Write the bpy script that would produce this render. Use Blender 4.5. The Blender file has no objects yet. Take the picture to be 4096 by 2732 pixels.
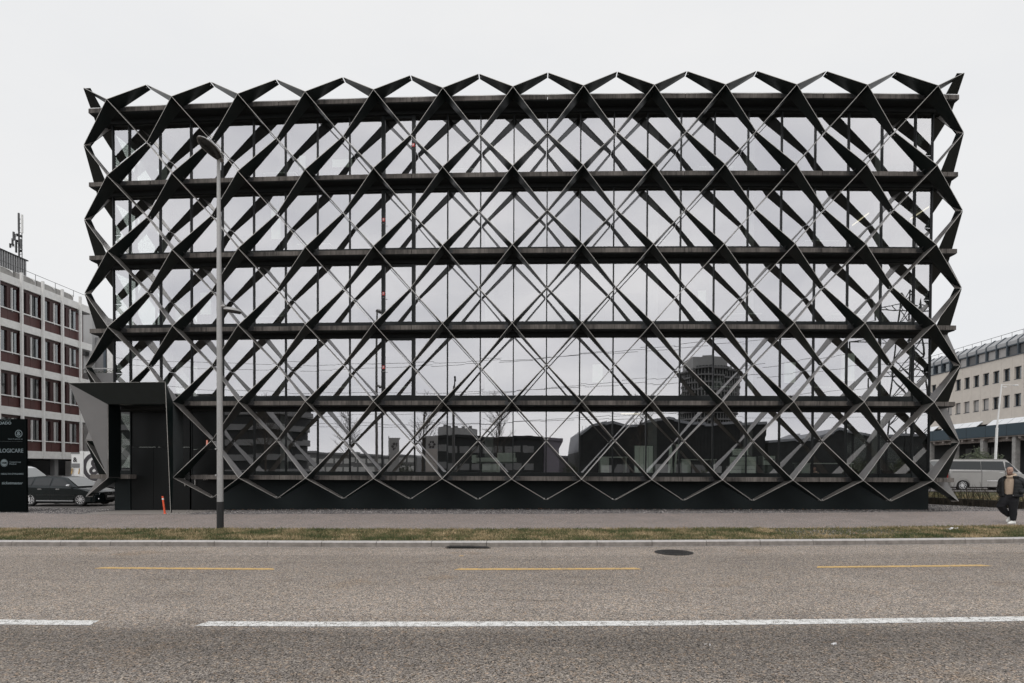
import bpy, bmesh, math, random
from mathutils import Vector, Matrix
R = math.radians
random.seed(7)
sc = bpy.context.scene
col = sc.collection

# ------------------------------------------------------------------ camera
CAM = Vector((0.7003, -24.976, 1.8243))
YAW, PIT, ROL = -0.02888, -0.01241, 0.00358
c, s = math.cos(YAW), math.sin(YAW)
Rv = Vector((c, -s, 0)); F0 = Vector((s, c, 0)); Z0 = Vector((0, 0, 1))
Fw = math.cos(PIT) * F0 + math.sin(PIT) * Z0
Up = -math.sin(PIT) * F0 + math.cos(PIT) * Z0
c, s = math.cos(ROL), math.sin(ROL)
Rr = c * Rv + s * Up; Ur = -s * Rv + c * Up
cd = bpy.data.cameras.new('camera'); cam = bpy.data.objects.new('camera', cd); col.objects.link(cam)
cd.lens = 2275.0 / 4096 * 36; cd.sensor_width = 36; cd.shift_y = (1899.8 - 1366) / 4096
cd.clip_start = 0.1; cd.clip_end = 3000
cam.matrix_world = Matrix(((Rr.x, Ur.x, -Fw.x, CAM.x), (Rr.y, Ur.y, -Fw.y, CAM.y), (Rr.z, Ur.z, -Fw.z, CAM.z), (0, 0, 0, 1)))
sc.camera = cam

# ------------------------------------------------------------------ world: overcast sky
w = bpy.data.worlds.new("World"); sc.world = w; w.use_nodes = True
nt = w.node_tree; nt.nodes.clear()
out = nt.nodes.new('ShaderNodeOutputWorld'); bg = nt.nodes.new('ShaderNodeBackground')
sky = nt.nodes.new('ShaderNodeTexSky'); sky.sky_type = 'NISHITA'; sky.sun_disc = False
SUN_EL, SUN_AZ = 48, 200
sky.sun_elevation = R(SUN_EL); sky.sun_rotation = R(SUN_AZ)
tc = nt.nodes.new('ShaderNodeTexCoord'); mp = nt.nodes.new('ShaderNodeMapping')
mp.inputs['Scale'].default_value = (1.6, 1.6, 4.5)
nz = nt.nodes.new('ShaderNodeTexNoise'); nz.inputs['Scale'].default_value = 1.5; nz.inputs['Detail'].default_value = 5; nz.inputs['Roughness'].default_value = .55
nt.links.new(tc.outputs['Generated'], mp.inputs['Vector']); nt.links.new(mp.outputs[0], nz.inputs['Vector'])
cr = nt.nodes.new('ShaderNodeValToRGB')
cr.color_ramp.elements[0].position = .3; cr.color_ramp.elements[0].color = (8.35, 8.45, 8.6, 1)
cr.color_ramp.elements[1].position = .72; cr.color_ramp.elements[1].color = (8.85, 8.85, 8.85, 1)
nt.links.new(nz.outputs['Fac'], cr.inputs['Fac'])
# southern sky (behind the camera) is more broken, and brightened to lift reflections
nz2 = nt.nodes.new('ShaderNodeTexNoise'); nz2.inputs['Scale'].default_value = 2.2; nz2.inputs['Detail'].default_value = 4
nt.links.new(mp.outputs[0], nz2.inputs['Vector'])
cr2 = nt.nodes.new('ShaderNodeValToRGB')
cr2.color_ramp.elements[0].position = .32; cr2.color_ramp.elements[0].color = (11.2, 11.3, 11.9, 1)
cr2.color_ramp.elements[1].position = .7; cr2.color_ramp.elements[1].color = (15.4, 15.3, 15.4, 1)
nt.links.new(nz2.outputs['Fac'], cr2.inputs['Fac'])
sp = nt.nodes.new('ShaderNodeSeparateXYZ'); nt.links.new(tc.outputs['Generated'], sp.inputs[0])
mr = nt.nodes.new('ShaderNodeMapRange'); mr.inputs['From Min'].default_value = -.35; mr.inputs['From Max'].default_value = .3
nt.links.new(sp.outputs['Y'], mr.inputs['Value'])
m1 = nt.nodes.new('ShaderNodeMixRGB'); nt.links.new(mr.outputs[0], m1.inputs['Fac'])
nt.links.new(cr2.outputs[0], m1.inputs['Color1']); nt.links.new(cr.outputs[0], m1.inputs['Color2'])
m2 = nt.nodes.new('ShaderNodeMixRGB'); m2.inputs['Fac'].default_value = .97
nt.links.new(sky.outputs[0], m2.inputs['Color1']); nt.links.new(m1.outputs[0], m2.inputs['Color2'])
nt.links.new(m2.outputs[0], bg.inputs['Color']); bg.inputs['Strength'].default_value = .1
nt.links.new(bg.outputs[0], out.inputs['Surface'])
# ------------------------------------------------------------------ sun (soft, behind cloud)
sd = bpy.data.lights.new('sun', 'SUN'); sd.energy = .55; sd.angle = R(25); sd.color = (1, .96, .9)
so = bpy.data.objects.new('sun', sd); col.objects.link(so)
az = R(SUN_AZ); dirv = Vector((math.sin(az) * math.cos(R(SUN_EL)), math.cos(az) * math.cos(R(SUN_EL)), math.sin(R(SUN_EL))))
so.rotation_euler = (-dirv).to_track_quat('-Z', 'Y').to_euler()
sc.view_settings.view_transform = 'Standard'; sc.view_settings.look = 'None'
sc.view_settings.exposure = 0.0; sc.view_settings.gamma = 1; sc.view_settings.use_curve_mapping = False
sc.cycles.max_bounces = 8; sc.cycles.transparent_max_bounces = 16; sc.cycles.use_denoising = True

# ------------------------------------------------------------------ materials
def newmat(name):
    m = bpy.data.materials.new(name); m.use_nodes = True; t = m.node_tree
    b = t.nodes['Principled BSDF']; return m, t, b
def ramp(t, pts):
    r = t.nodes.new('ShaderNodeValToRGB'); e = r.color_ramp.elements
    while len(e) < len(pts): e.new(.5)
    for q, (p, cc) in zip(e, pts): q.position = p; q.color = (cc[0], cc[1], cc[2], 1)
    return r
def tex(t, kind, scale, coord='Object', detail=4, rough=.6, sc3=None):
    tcn = t.nodes.new('ShaderNodeTexCoord'); src = tcn.outputs[coord]
    if sc3:
        mm = t.nodes.new('ShaderNodeMapping'); mm.inputs['Scale'].default_value = sc3
        t.links.new(src, mm.inputs['Vector']); src = mm.outputs[0]
    if kind == 'noise':
        n = t.nodes.new('ShaderNodeTexNoise'); n.inputs['Detail'].default_value = detail; n.inputs['Roughness'].default_value = rough
    else:
        n = t.nodes.new('ShaderNodeTexVoronoi')
    n.inputs['Scale'].default_value = scale; t.links.new(src, n.inputs['Vector']); return n
def mixc(t, f, a, b, mode='MIX'):
    m = t.nodes.new('ShaderNodeMixRGB'); m.blend_type = mode
    for i, v in (('Fac', f), ('Color1', a), ('Color2', b)):
        if isinstance(v, (int, float)): m.inputs[i].default_value = v
        elif isinstance(v, tuple): m.inputs[i].default_value = (*v, 1)
        else: t.links.new(v, m.inputs[i])
    return m.outputs[0]
def bump(t, b, h, st, dist=.01):
    n = t.nodes.new('ShaderNodeBump'); n.inputs['Strength'].default_value = st; n.inputs['Distance'].default_value = dist
    t.links.new(h, n.inputs['Height']); t.links.new(n.outputs[0], b.inputs['Normal'])
def plain(name, c0, rough=.6, metal=0, var=.12, scale=6, c1=None, spec=.5, sc3=None, bmp=0):
    m, t, b = newmat(name)
    if c1 is None: c1 = tuple(x * (1 + var) for x in c0); c0 = tuple(x * (1 - var) for x in c0)
    n = tex(t, 'noise', scale, detail=5, sc3=sc3); r = ramp(t, [(.3, c0), (.7, c1)])
    t.links.new(n.outputs['Fac'], r.inputs['Fac']); t.links.new(r.outputs[0], b.inputs['Base Color'])
    b.inputs['Roughness'].default_value = rough; b.inputs['Metallic'].default_value = metal
    b.inputs['Specular IOR Level'].default_value = spec
    if bmp: bump(t, b, n.outputs['Fac'], bmp)
    return m
M = {}
def speckle(name, dark, mid, light, sc_, patch, lo=.8, hi=1.15, extra=None):
    m, t, b = newmat(name)
    v = tex(t, 'voronoi', sc_); v2 = tex(t, 'voronoi', sc_ * .45)
    r = ramp(t, [(.0, dark), (.25, mid), (.62, tuple((a + b_) / 2 for a, b_ in zip(mid, light))), (.93, light), (1, tuple(min(1, x * 1.5) for x in light))])
    sx = t.nodes.new('ShaderNodeSeparateColor'); t.links.new(v.outputs['Color'], sx.inputs[0]); t.links.new(sx.outputs[0], r.inputs['Fac'])
    s2 = t.nodes.new('ShaderNodeSeparateColor'); t.links.new(v2.outputs['Color'], s2.inputs[0]); rh = ramp(t, [(0, (.8, .8, .82)), (.6, (1, .98, .95)), (.85, (1.08, .96, .86)), (1, (.9, .97, .97))]); rh.color_ramp.interpolation = 'CONSTANT'; t.links.new(s2.outputs[1], rh.inputs['Fac'])
    hue = mixc(t, 1, r.outputs[0], rh.outputs[0], 'MULTIPLY')
    n = tex(t, 'noise', patch, detail=6); r2 = ramp(t, [(.3, (lo,) * 3), (.7, (hi,) * 3)]); t.links.new(n.outputs['Fac'], r2.inputs['Fac'])
    o = mixc(t, 1, hue, r2.outputs[0], 'MULTIPLY')
    if extra: o = extra(t, o)
    t.links.new(o, b.inputs['Base Color']); b.inputs['Roughness'].default_value = .9; b.inputs['Specular IOR Level'].default_value = .25
    bump(t, b, v.outputs['Distance'], .5, .006)
    return m
def lanes(t, o):
    # UV.y = metres from the kerb: worn, paler wheel paths and a darker, coarser near lane
    u = t.nodes.new('ShaderNodeTexCoord'); sx = t.nodes.new('ShaderNodeSeparateXYZ'); t.links.new(u.outputs['UV'], sx.inputs[0])
    n = tex(t, 'noise', .7, detail=3); ma = t.nodes.new('ShaderNodeMath'); ma.operation = 'MULTIPLY_ADD'
    t.links.new(n.outputs['Fac'], ma.inputs[0]); ma.inputs[1].default_value = .5; t.links.new(sx.outputs['Y'], ma.inputs[2])
    mr = t.nodes.new('ShaderNodeMapRange'); mr.inputs['From Min'].default_value = 0; mr.inputs['From Max'].default_value = 16
    t.links.new(ma.outputs[0], mr.inputs['Value'])
    k = [(0, .95), (.03, 1.15), (.09, 1.2), (.12, .98), (.24, .98), (.36, 1.1), (.405, 1.14), (.45, 1.0), (.47, .64), (.5, .6), (.53, .68), (.58, .92), (.7, .84), (1, .84)]
    r = ramp(t, [(p, (v * 1.02, v, v * .97)) for p, v in k]); t.links.new(mr.outputs[0], r.inputs['Fac'])
    o = mixc(t, 1, o, r.outputs[0], 'MULTIPLY')
    # long faint stains and rusty patches
    n3 = tex(t, 'noise', 1.0, detail=5, sc3=(.5, 2.2, 1)); r3 = ramp(t, [(.3, (.8, .79, .78)), (.45, (1, 1, 1)), (.68, (1.06, 1.05, 1.03))]); t.links.new(n3.outputs['Fac'], r3.inputs['Fac'])
    o = mixc(t, 1, o, r3.outputs[0], 'MULTIPLY')
    n4 = tex(t, 'noise', .55, detail=3); r4 = ramp(t, [(.62, (1, 1, 1)), (.72, (.93, .87, .8))]); t.links.new(n4.outputs['Fac'], r4.inputs['Fac'])
    return mixc(t, 1, o, r4.outputs[0], 'MULTIPLY')
M['road'] = speckle('road_asphalt', (.007, .0068, .006), (.172, .154, .136), (.5, .455, .41), 84, .35, .9, 1.08, lanes)
M['walk'] = speckle('pavement_asphalt', (.1, .086, .078), (.255, .222, .204), (.42, .375, .345), 60, .8, .9, 1.1)
M['lot'] = speckle('parking_asphalt', (.1, .095, .09), (.17, .16, .155), (.23, .22, .21), 60, .5)
M['gravel'] = speckle('gravel', (.02, .02, .02), (.12, .112, .11), (.36, .34, .33), 34, .8, .7, 1.2)
M['far'] = plain('far_ground', (.13, .125, .115), .95, scale=.3, var=.25)
M['paint_w'] = speckle('white_road_paint', (.2, .19, .18), (.8, .8, .78), (.86, .86, .84), 60, 1.5)
def worn(name, c, base, th=.42):
    m, t, b = newmat(name)
    v = tex(t, 'voronoi', 38); v.feature = 'DISTANCE_TO_EDGE'; n = tex(t, 'noise', 14, detail=5)
    ma = t.nodes.new('ShaderNodeMath'); ma.operation = 'MULTIPLY_ADD'; t.links.new(v.outputs['Distance'], ma.inputs[0]); ma.inputs[1].default_value = 1.6
    t.links.new(n.outputs['Fac'], ma.inputs[2])
    r = ramp(t, [(th, base), (th + .05, c)]); t.links.new(ma.outputs[0], r.inputs['Fac']); t.links.new(r.outputs[0], b.inputs['Base Color'])
    b.inputs['Roughness'].default_value = .8; return m
M['paint_w'] = worn('white_road_paint', (.76, .755, .73), (.2, .185, .165), .56)
M['paint_y'] = worn('yellow_road_paint', (.66, .43, .16), (.24, .21, .17), .53)
def kerbmat():
    m, t, b = newmat('granite_kerb')
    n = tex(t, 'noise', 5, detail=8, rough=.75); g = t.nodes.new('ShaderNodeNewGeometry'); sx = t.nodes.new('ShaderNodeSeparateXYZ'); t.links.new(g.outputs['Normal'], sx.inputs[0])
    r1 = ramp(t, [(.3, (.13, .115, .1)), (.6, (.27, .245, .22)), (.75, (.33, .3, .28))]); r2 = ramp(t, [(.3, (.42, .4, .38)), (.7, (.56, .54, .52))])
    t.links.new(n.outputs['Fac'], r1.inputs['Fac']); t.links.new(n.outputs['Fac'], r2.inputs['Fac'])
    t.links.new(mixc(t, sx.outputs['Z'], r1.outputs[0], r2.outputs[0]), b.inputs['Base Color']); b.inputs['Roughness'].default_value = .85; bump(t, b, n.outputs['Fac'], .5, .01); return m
M['kerb'] = kerbmat()
def soil():
    m, t, b = newmat('turf_soil')
    n = tex(t, 'noise', 2.2, detail=8, rough=.75); r = ramp(t, [(.3, (.035, .045, .014)), (.5, (.075, .07, .028)), (.68, (.13, .1, .055))])
    t.links.new(n.outputs['Fac'], r.inputs['Fac']); t.links.new(r.outputs[0], b.inputs['Base Color']); b.inputs['Roughness'].default_value = 1; bump(t, b, n.outputs['Fac'], 1, .03); return m
M['soil'] = soil()
def grassm():
    m, t, b = newmat('grass_blades')
    n = tex(t, 'noise', 1.1, detail=4); n2 = tex(t, 'noise', 30, detail=2)
    a = mixc(t, .45, n.outputs['Fac'], n2.outputs['Fac'])
    r = ramp(t, [(.38, (.04, .062, .018)), (.47, (.1, .115, .04)), (.53, (.28, .215, .115)), (.6, (.5, .38, .22))])
    t.links.new(a, r.inputs['Fac']); t.links.new(r.outputs[0], b.inputs['Base Color']); b.inputs['Roughness'].default_value = .8; return m
M['grass'] = grassm()
def concrete_stained():
    m, t, b = newmat('stained_concrete')
    n = tex(t, 'noise', 1.0, detail=8, rough=.7, sc3=(7, 7, .6)); n2 = tex(t, 'noise', 1.1, detail=5)
    v = tex(t, 'noise', 1.0, detail=6, rough=.8, sc3=(22, 22, 1.2))
    r = ramp(t, [(.38, (.02, .018, .016)), (.46, (.075, .067, .06)), (.56, (.16, .143, .128)), (.7, (.27, .243, .218))])
    a = mixc(t, .5, n.outputs['Fac'], v.outputs['Fac']); a = mixc(t, .3, a, n2.outputs['Fac'])
    t.links.new(a, r.inputs['Fac']); t.links.new(r.outputs[0], b.inputs['Base Color']); b.inputs['Roughness'].default_value = .85; return m
M['conc'] = concrete_stained()
M['black'] = plain('black_metal_cladding', (.004, .0065, .0065), .42, 0, .2, 2, spec=.3)
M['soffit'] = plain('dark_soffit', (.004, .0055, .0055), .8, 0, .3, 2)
M['plinth'] = plain('anthracite_render', (.008, .0125, .013), .75, 0, .12, 1.2, spec=.3)
M['bolted'] = plain('grey_green_panel', (.05, .056, .056), .5, 0, .1, 2)
M['door'] = plain('black_door', (.002, .003, .003), .45, 0, .15, 1, spec=.25)
def blade():
    m, t, b = newmat('dark_coated_sheet')
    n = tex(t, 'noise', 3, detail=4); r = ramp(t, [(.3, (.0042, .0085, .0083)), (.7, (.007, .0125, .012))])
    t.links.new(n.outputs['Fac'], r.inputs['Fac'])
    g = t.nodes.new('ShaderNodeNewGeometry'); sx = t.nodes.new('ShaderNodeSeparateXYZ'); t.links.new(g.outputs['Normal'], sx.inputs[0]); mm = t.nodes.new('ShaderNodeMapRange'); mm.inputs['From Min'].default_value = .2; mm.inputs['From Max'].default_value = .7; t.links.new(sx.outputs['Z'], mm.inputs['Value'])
    nd = tex(t, 'noise', 1.2, detail=6); rd = ramp(t, [(.3, (.085, .08, .076)), (.7, (.15, .14, .13))]); t.links.new(nd.outputs['Fac'], rd.inputs['Fac'])  # sky light painted in: upward faces take this paler colour
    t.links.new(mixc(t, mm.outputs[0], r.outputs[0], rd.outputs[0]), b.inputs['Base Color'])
    n2 = tex(t, 'noise', 400, detail=2); r2 = ramp(t, [(.3, (.29,) * 3), (.7, (.4,) * 3)]); t.links.new(n2.outputs['Fac'], r2.inputs['Fac']); t.links.new(r2.outputs[0], b.inputs['Roughness'])
    b.inputs['Metallic'].default_value = 0; b.inputs['Specular IOR Level'].default_value = .42; return m
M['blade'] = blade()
M['panel'] = plain('lit_blade_panel', (.15, .145, .14), .5, .0, .06, 2)  # paler copy of the blade sheet: light on the upright panel put into its colour
M['edge'] = plain('bare_sheet_edge', (.36, .345, .32), .45, .3, .1, 8)
M['steel'] = plain('galvanised_bracket', (.1, .1, .1), .5, .7, .3, 20)
M['washer'] = plain('zinc_washer', (.75, .75, .75), .4, .4, .05, 20)
def glassm(name, refl=.47, tint=(.9, .96, .92), wob=.008, col_=(.95, .945, .955)):
    m = bpy.data.materials.new(name); m.use_nodes = True; t = m.node_tree; t.nodes.clear()
    o = t.nodes.new('ShaderNodeOutputMaterial'); g = t.nodes.new('ShaderNodeBsdfGlossy'); g.inputs['Roughness'].default_value = 0; g.inputs['Color'].default_value = (*col_, 1)
    tr = t.nodes.new('ShaderNodeBsdfTransparent'); tr.inputs['Color'].default_value = (*tint, 1)
    mx = t.nodes.new('ShaderNodeMixShader'); fr = t.nodes.new('ShaderNodeLayerWeight'); fr.inputs['Blend'].default_value = .25
    mr = t.nodes.new('ShaderNodeMapRange'); mr.inputs['To Min'].default_value = refl; mr.inputs['To Max'].default_value = .97
    t.links.new(fr.outputs['Fresnel'], mr.inputs['Value']); t.links.new(mr.outputs[0], mx.inputs[0]); t.links.new(tr.outputs[0], mx.inputs[1]); t.links.new(g.outputs[0], mx.inputs[2])
    n = tex(t, 'noise', 1.3, detail=1); bp = t.nodes.new('ShaderNodeBump'); bp.inputs['Strength'].default_value = wob; bp.inputs['Distance'].default_value = .05
    t.links.new(n.outputs['Fac'], bp.inputs['Height']); t.links.new(bp.outputs[0], g.inputs['Normal'])
    t.links.new(mx.outputs[0], o.inputs['Surface']); return m
M['glass'] = glassm('coated_glass')
M['cglass'] = glassm('vehicle_glass', .3, (.12, .13, .13), .0, (1, 1, 1))
M['oglass'] = glassm('window_glass', .2, (.45, .47, .47), .01, (.9, .93, .95))
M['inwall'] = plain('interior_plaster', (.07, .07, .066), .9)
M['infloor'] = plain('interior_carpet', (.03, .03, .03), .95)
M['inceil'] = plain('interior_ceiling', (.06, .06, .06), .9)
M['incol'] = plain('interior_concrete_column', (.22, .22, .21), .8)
M['pole'] = plain('galvanised_pole', (.36, .355, .345), .55, .35, .12, 30)
M['pblack'] = plain('black_base_paint', (.012, .012, .012), .6)
M['white'] = plain('white_paint', (.76, .76, .74), .5, 0, .04)
M['offwhite'] = plain('white_concrete_band', (.72, .715, .69), .8, 0, .08, 3)
M['redpanel'] = plain('oxblood_panel', (.07, .02, .017), .5, 0, .2, 2)
M['redframe'] = plain('oxblood_frame', (.04, .011, .01), .5, 0, .15, 3)
M['grayp'] = plain('grey_exposed_aggregate', (.3, .29, .275), .9, 0, .25, 2)
M['gray2'] = plain('grey_render', (.36, .36, .355), .9, 0, .08, .6)
M['gray3'] = plain('grey_dark_render', (.2, .2, .2), .9, 0, .1, .6)
M['corr'] = plain('corrugated_metal', (.3, .3, .3), .5, .3, .15, 8)
M['beige'] = plain('beige_stone_cladding', (.6, .55, .49), .9, 0, .05, 1.5)
M['seam'] = plain('dark_joint', (.2, .17, .14), .9)
M['mans'] = plain('mansard_sheet', (.34, .345, .35), .5, .2, .1, 2)
M['mansd'] = plain('mansard_frame_blue_grey', (.06, .075, .09), .5, .2)
M['blind'] = plain('window_blind', (.4, .385, .37), .7, 0, .15, 1, sc3=(1, 1, 60))
M['blindd'] = plain('window_blind_dark', (.14, .14, .14), .7, 0, .25, 1, sc3=(1, 1, 60))
M['navy'] = plain('petrol_fascia', (.012, .034, .05), .5, 0, .1)
M['awn'] = plain('white_skylight', (.8, .82, .84), .35, 0, .03)
M['csoff'] = plain('canopy_soffit', (.24, .21, .19), .9)
M['cardark'] = plain('dark_green_car_paint', (.012, .017, .018), .12, .35, .05, 2)
M['carsilver'] = plain('silver_car_paint', (.36, .35, .335), .3, .7, .04, 2)
M['carwhite'] = plain('white_car_paint', (.75, .76, .77), .2, 0, .03)
M['tyre'] = plain('tyre_rubber', (.012, .012, .012), .8)
M['alloy'] = plain('alloy_rim', (.75, .75, .75), .25, .8, .05)
M['chrome'] = plain('chrome', (.7, .7, .7), .15, .9, .03)
M['plastic'] = plain('black_plastic', (.015, .015, .015), .6)
M['redlamp'] = plain('red_lamp', (.25, .01, .01), .2)
M['headl'] = plain('headlamp', (.7, .72, .74), .1, .3)
M['trlogo'] = plain('logo_grey', (.045, .04, .045), .6)
M['orange'] = plain('orange_post', (.75, .1, .035), .5)
M['text'] = plain('sign_lettering', (.13, .165, .175), .6)
M['textdim'] = plain('sign_lettering_faded', (.02, .03, .03), .6)
M['sign'] = plain('black_sign_panel', (.0016, .003, .003), .8, 0, .1, 1, spec=.05)
M['skin'] = plain('skin', (.36, .225, .17), .5, 0, .1, 40)
M['stub'] = plain('stubble', (.17, .1, .075), .6, 0, .15, 60)
M['hair'] = plain('shaved_hair', (.24, .15, .115), .7)
M['jacket'] = plain('black_jacket_nylon', (.006, .007, .008), .7, 0, .3, 20, bmp=.2)
M['hood'] = plain('beige_hoodie_cotton', (.43, .335, .25), .9, 0, .12, 25, bmp=.3)
M['trou'] = plain('black_trousers', (.006, .006, .008), .9, 0, .3, 15, bmp=.2)
M['shoe'] = plain('white_shoe', (.75, .75, .71), .6)
M['bark'] = plain('bark', (.06, .05, .042), .95, 0, .3, 10)
M['twig'] = plain('twig', (.05, .042, .03), .95, 0, .35, 10)
def leafm(name, a, b_):
    m, t, b = newmat(name); n = tex(t, 'noise', 3, detail=6, rough=.8); r = ramp(t, [(.3, a), (.7, b_)]); t.links.new(n.outputs['Fac'], r.inputs['Fac']); t.links.new(r.outputs[0], b.inputs['Base Color']); b.inputs['Roughness'].default_value = .6; return m
M['leaf'] = leafm('shrub_leaf', (.02, .03, .012), (.07, .085, .035))
M['dryleaf'] = leafm('dry_leaf', (.1, .04, .02), (.25, .12, .05))
M['timber'] = plain('dark_timber_edging', (.035, .03, .024), .9, 0, .35, 6, sc3=(1, 1, 5))
M['pconc'] = plain('entrance_paving', (.27, .245, .22), .85, 0, .12, 4)
M['iron'] = plain('cast_iron', (.035, .033, .032), .7, .3, .3, 50)
M['paper'] = plain('crumpled_paper', (.8, .8, .8), .9, 0, .03)
M['lamplens'] = plain('lamp_lens', (.03, .03, .03), .15, 0, .2)
M['board'] = plain('pale_pinboard', (.8, .85, .76), .8, 0, .06, 4)
M['boardf'] = plain('board_frame', (.12, .13, .12), .6)
M['machine'] = plain('machine_housing', (.66, .69, .62), .5)
M['wood'] = plain('brown_wood', (.2, .11, .06), .6)
M['darkb'] = plain('dark_facade', (.02, .021, .022), .8, 0, .3, .5)
M['roofl'] = plain('pale_roof_edge', (.28, .29, .31), .7)
M['lilac'] = plain('lilac_grey_render', (.22, .2, .23), .9)
M['winl'] = plain('pale_window', (.2, .2, .2), .3)
def emis(name, c_, st):
    m, t, b = newmat(name); b.inputs['Emission Color'].default_value = (*c_, 1); b.inputs['Emission Strength'].default_value = st; b.inputs['Base Color'].default_value = (.5, .5, .5, 1); return m
M['tube'] = emis('lit_tube', (1, .86, .6), .8)
M['sigred'] = plain('red_sign', (.6, .03, .02), .5)
M['amber'] = emis('amber_lamp', (1, .16, .02), .35)

# ------------------------------------------------------------------ mesh helpers
ORG = {}
class MB:
    def __init__(self): self.v = []; self.f = []; self.m = []
    def face(self, pts, mi=0):
        b = len(self.v); self.v += [tuple(p) for p in pts]; self.f.append(tuple(range(b, b + len(pts)))); self.m.append(mi); return self
    def hexa(self, p, mi=0, top=None):
        # p: 8 points, 0-3 bottom loop, 4-7 top loop
        b = len(self.v); self.v += [tuple(q) for q in p]
        for k, f in enumerate(((3, 2, 1, 0), (4, 5, 6, 7), (0, 1, 5, 4), (1, 2, 6, 5), (2, 3, 7, 6), (3, 0, 4, 7))):
            self.f.append(tuple(b + i for i in f)); self.m.append(mi)
        return self
    def box(self, x0, x1, y0, y1, z0, z1, mi=0, seg=0):
        if seg:
            n = max(1, int(math.ceil((x1 - x0) / seg)))
            xs = [x0 + (x1 - x0) * i / n for i in range(n + 1)]
            b = len(self.v)
            for x in xs: self.v += [(x, y0, z0), (x, y1, z0), (x, y1, z1), (x, y0, z1)]
            for i in range(n):
                o = b + 4 * i
                for k in range(4):
                    k2 = (k + 1) % 4; self.f.append((o + k, o + 4 + k, o + 4 + k2, o + k2)[::-1]); self.m.append(mi)
            self.f.append((b, b + 1, b + 2, b + 3)[::1]); self.m.append(mi)
            o = b + 4 * n; self.f.append((o + 3, o + 2, o + 1, o)); self.m.append(mi)
            return self
        return self.hexa([(x0, y0, z0), (x1, y0, z0), (x1, y1, z0), (x0, y1, z0), (x0, y0, z1), (x1, y0, z1), (x1, y1, z1), (x0, y1, z1)], mi)
    def tube(self, p0, p1, r0, r1=None, n=8, mi=0, cap=True):
        if r1 is None: r1 = r0
        p0 = Vector(p0); p1 = Vector(p1); d = (p1 - p0).normalized()
        a = d.orthogonal().normalized(); b_ = d.cross(a); b = len(self.v)
        for p, r in ((p0, r0), (p1, r1)):
            for k in range(n):
                t = 2 * math.pi * k / n; self.v.append(tuple(p + a * math.cos(t) * r + b_ * math.sin(t) * r))
        for k in range(n): self.f.append((b + k, b + (k + 1) % n, b + n + (k + 1) % n, b + n + k)); self.m.append(mi)
        if cap: self.f.append(tuple(b + k for k in range(n))[::-1]); self.m.append(mi); self.f.append(tuple(b + n + k for k in range(n))); self.m.append(mi)
        return self
    def path(self, pts, r, n=6, mi=0):
        for a, b in zip(pts[:-1], pts[1:]): self.tube(a, b, r, r, n, mi)
        return self
    def loft(self, rings, mi=0, caps=True, closed=True):
        n = len(rings[0]); b = len(self.v)
        for r in rings: self.v += [tuple(p) for p in r]
        for i in range(len(rings) - 1):
            for k in range(n if closed else n - 1):
                k2 = (k + 1) % n; self.f.append((b + i * n + k, b + i * n + k2, b + (i + 1) * n + k2, b + (i + 1) * n + k)); self.m.append(mi)
        if caps and closed:
            self.f.append(tuple(b + k for k in range(n))[::-1]); self.m.append(mi)
            o = b + (len(rings) - 1) * n; self.f.append(tuple(o + k for k in range(n))); self.m.append(mi)
        return self
    def slab(self, poly, nrm, th, mi=0, me=None):
        # a plate: polygon thickened along its normal
        me = mi if me is None else me
        nv = Vector(nrm).normalized() * th / 2; n = len(poly); b = len(self.v)
        for q in poly: self.v.append(tuple(Vector(q) - nv))
        for q in poly: self.v.append(tuple(Vector(q) + nv))
        self.f.append(tuple(range(b, b + n))[::-1]); self.m.append(mi); self.f.append(tuple(range(b + n, b + 2 * n))); self.m.append(mi)
        for k in range(n): self.f.append((b + k, b + (k + 1) % n, b + n + (k + 1) % n, b + n + k)); self.m.append(me)
        return self
    def sphere(self, c_, r, n=10, mi=0, sq=(1, 1, 1)):
        rings = []
        for i in range(1, n // 2 + 1):
            t = math.pi * i / (n // 2 + 1); z = math.cos(t) * r * sq[2]; q = math.sin(t) * r
            rings.append([(c_[0] + q * math.cos(2 * math.pi * k / n) * sq[0], c_[1] + q * math.sin(2 * math.pi * k / n) * sq[1], c_[2] + z) for k in range(n)][::-1])
        return self.loft(rings, mi)
    def build(self, name, mats, parent=None, fn=None, smooth=False, label=None):
        vs = self.v
        if fn: vs = [fn(*p) for p in vs]
        o3 = ORG.get(parent.name, (0, 0, 0)) if parent else (0, 0, 0)
        if o3 != (0, 0, 0): vs = [(x - o3[0], y - o3[1], z - o3[2]) for x, y, z in vs]
        me = bpy.data.meshes.new(name); me.from_pydata(vs, [], self.f); me.update()
        if not isinstance(mats, (list, tuple)): mats = [mats]
        for q in mats: me.materials.append(M[q] if isinstance(q, str) else q)
        me.polygons.foreach_set('material_index', self.m)
        if smooth: me.polygons.foreach_set('use_smooth', [True] * len(me.polygons))
        o = bpy.data.objects.new(name, me); col.objects.link(o)
        if parent: o.parent = parent; ORG[o.name] = o3
        if label: o['label'] = label
        return o
def tag(o, label=None, cat=None, group=None, kind=None):
    if label: o['label'] = label
    if cat: o['category'] = cat
    if group: o['group'] = group
    if kind: o['kind'] = kind
    return o
def thing(name, label, cat, loc=(0, 0, 0), group=None, rz=0, local=False):
    o = bpy.data.objects.new(name, None); col.objects.link(o); o.location = loc; o.rotation_euler = (0, 0, rz); o.empty_display_size = .3
    if not local: ORG[o.name] = tuple(loc)
    return tag(o, label, cat, group)
def copy_tree(o, parent=None):
    q = o.copy(); col.objects.link(q)
    if parent: q.parent = parent
    for ch in list(o.children): copy_tree(ch, q)
    return q
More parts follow.
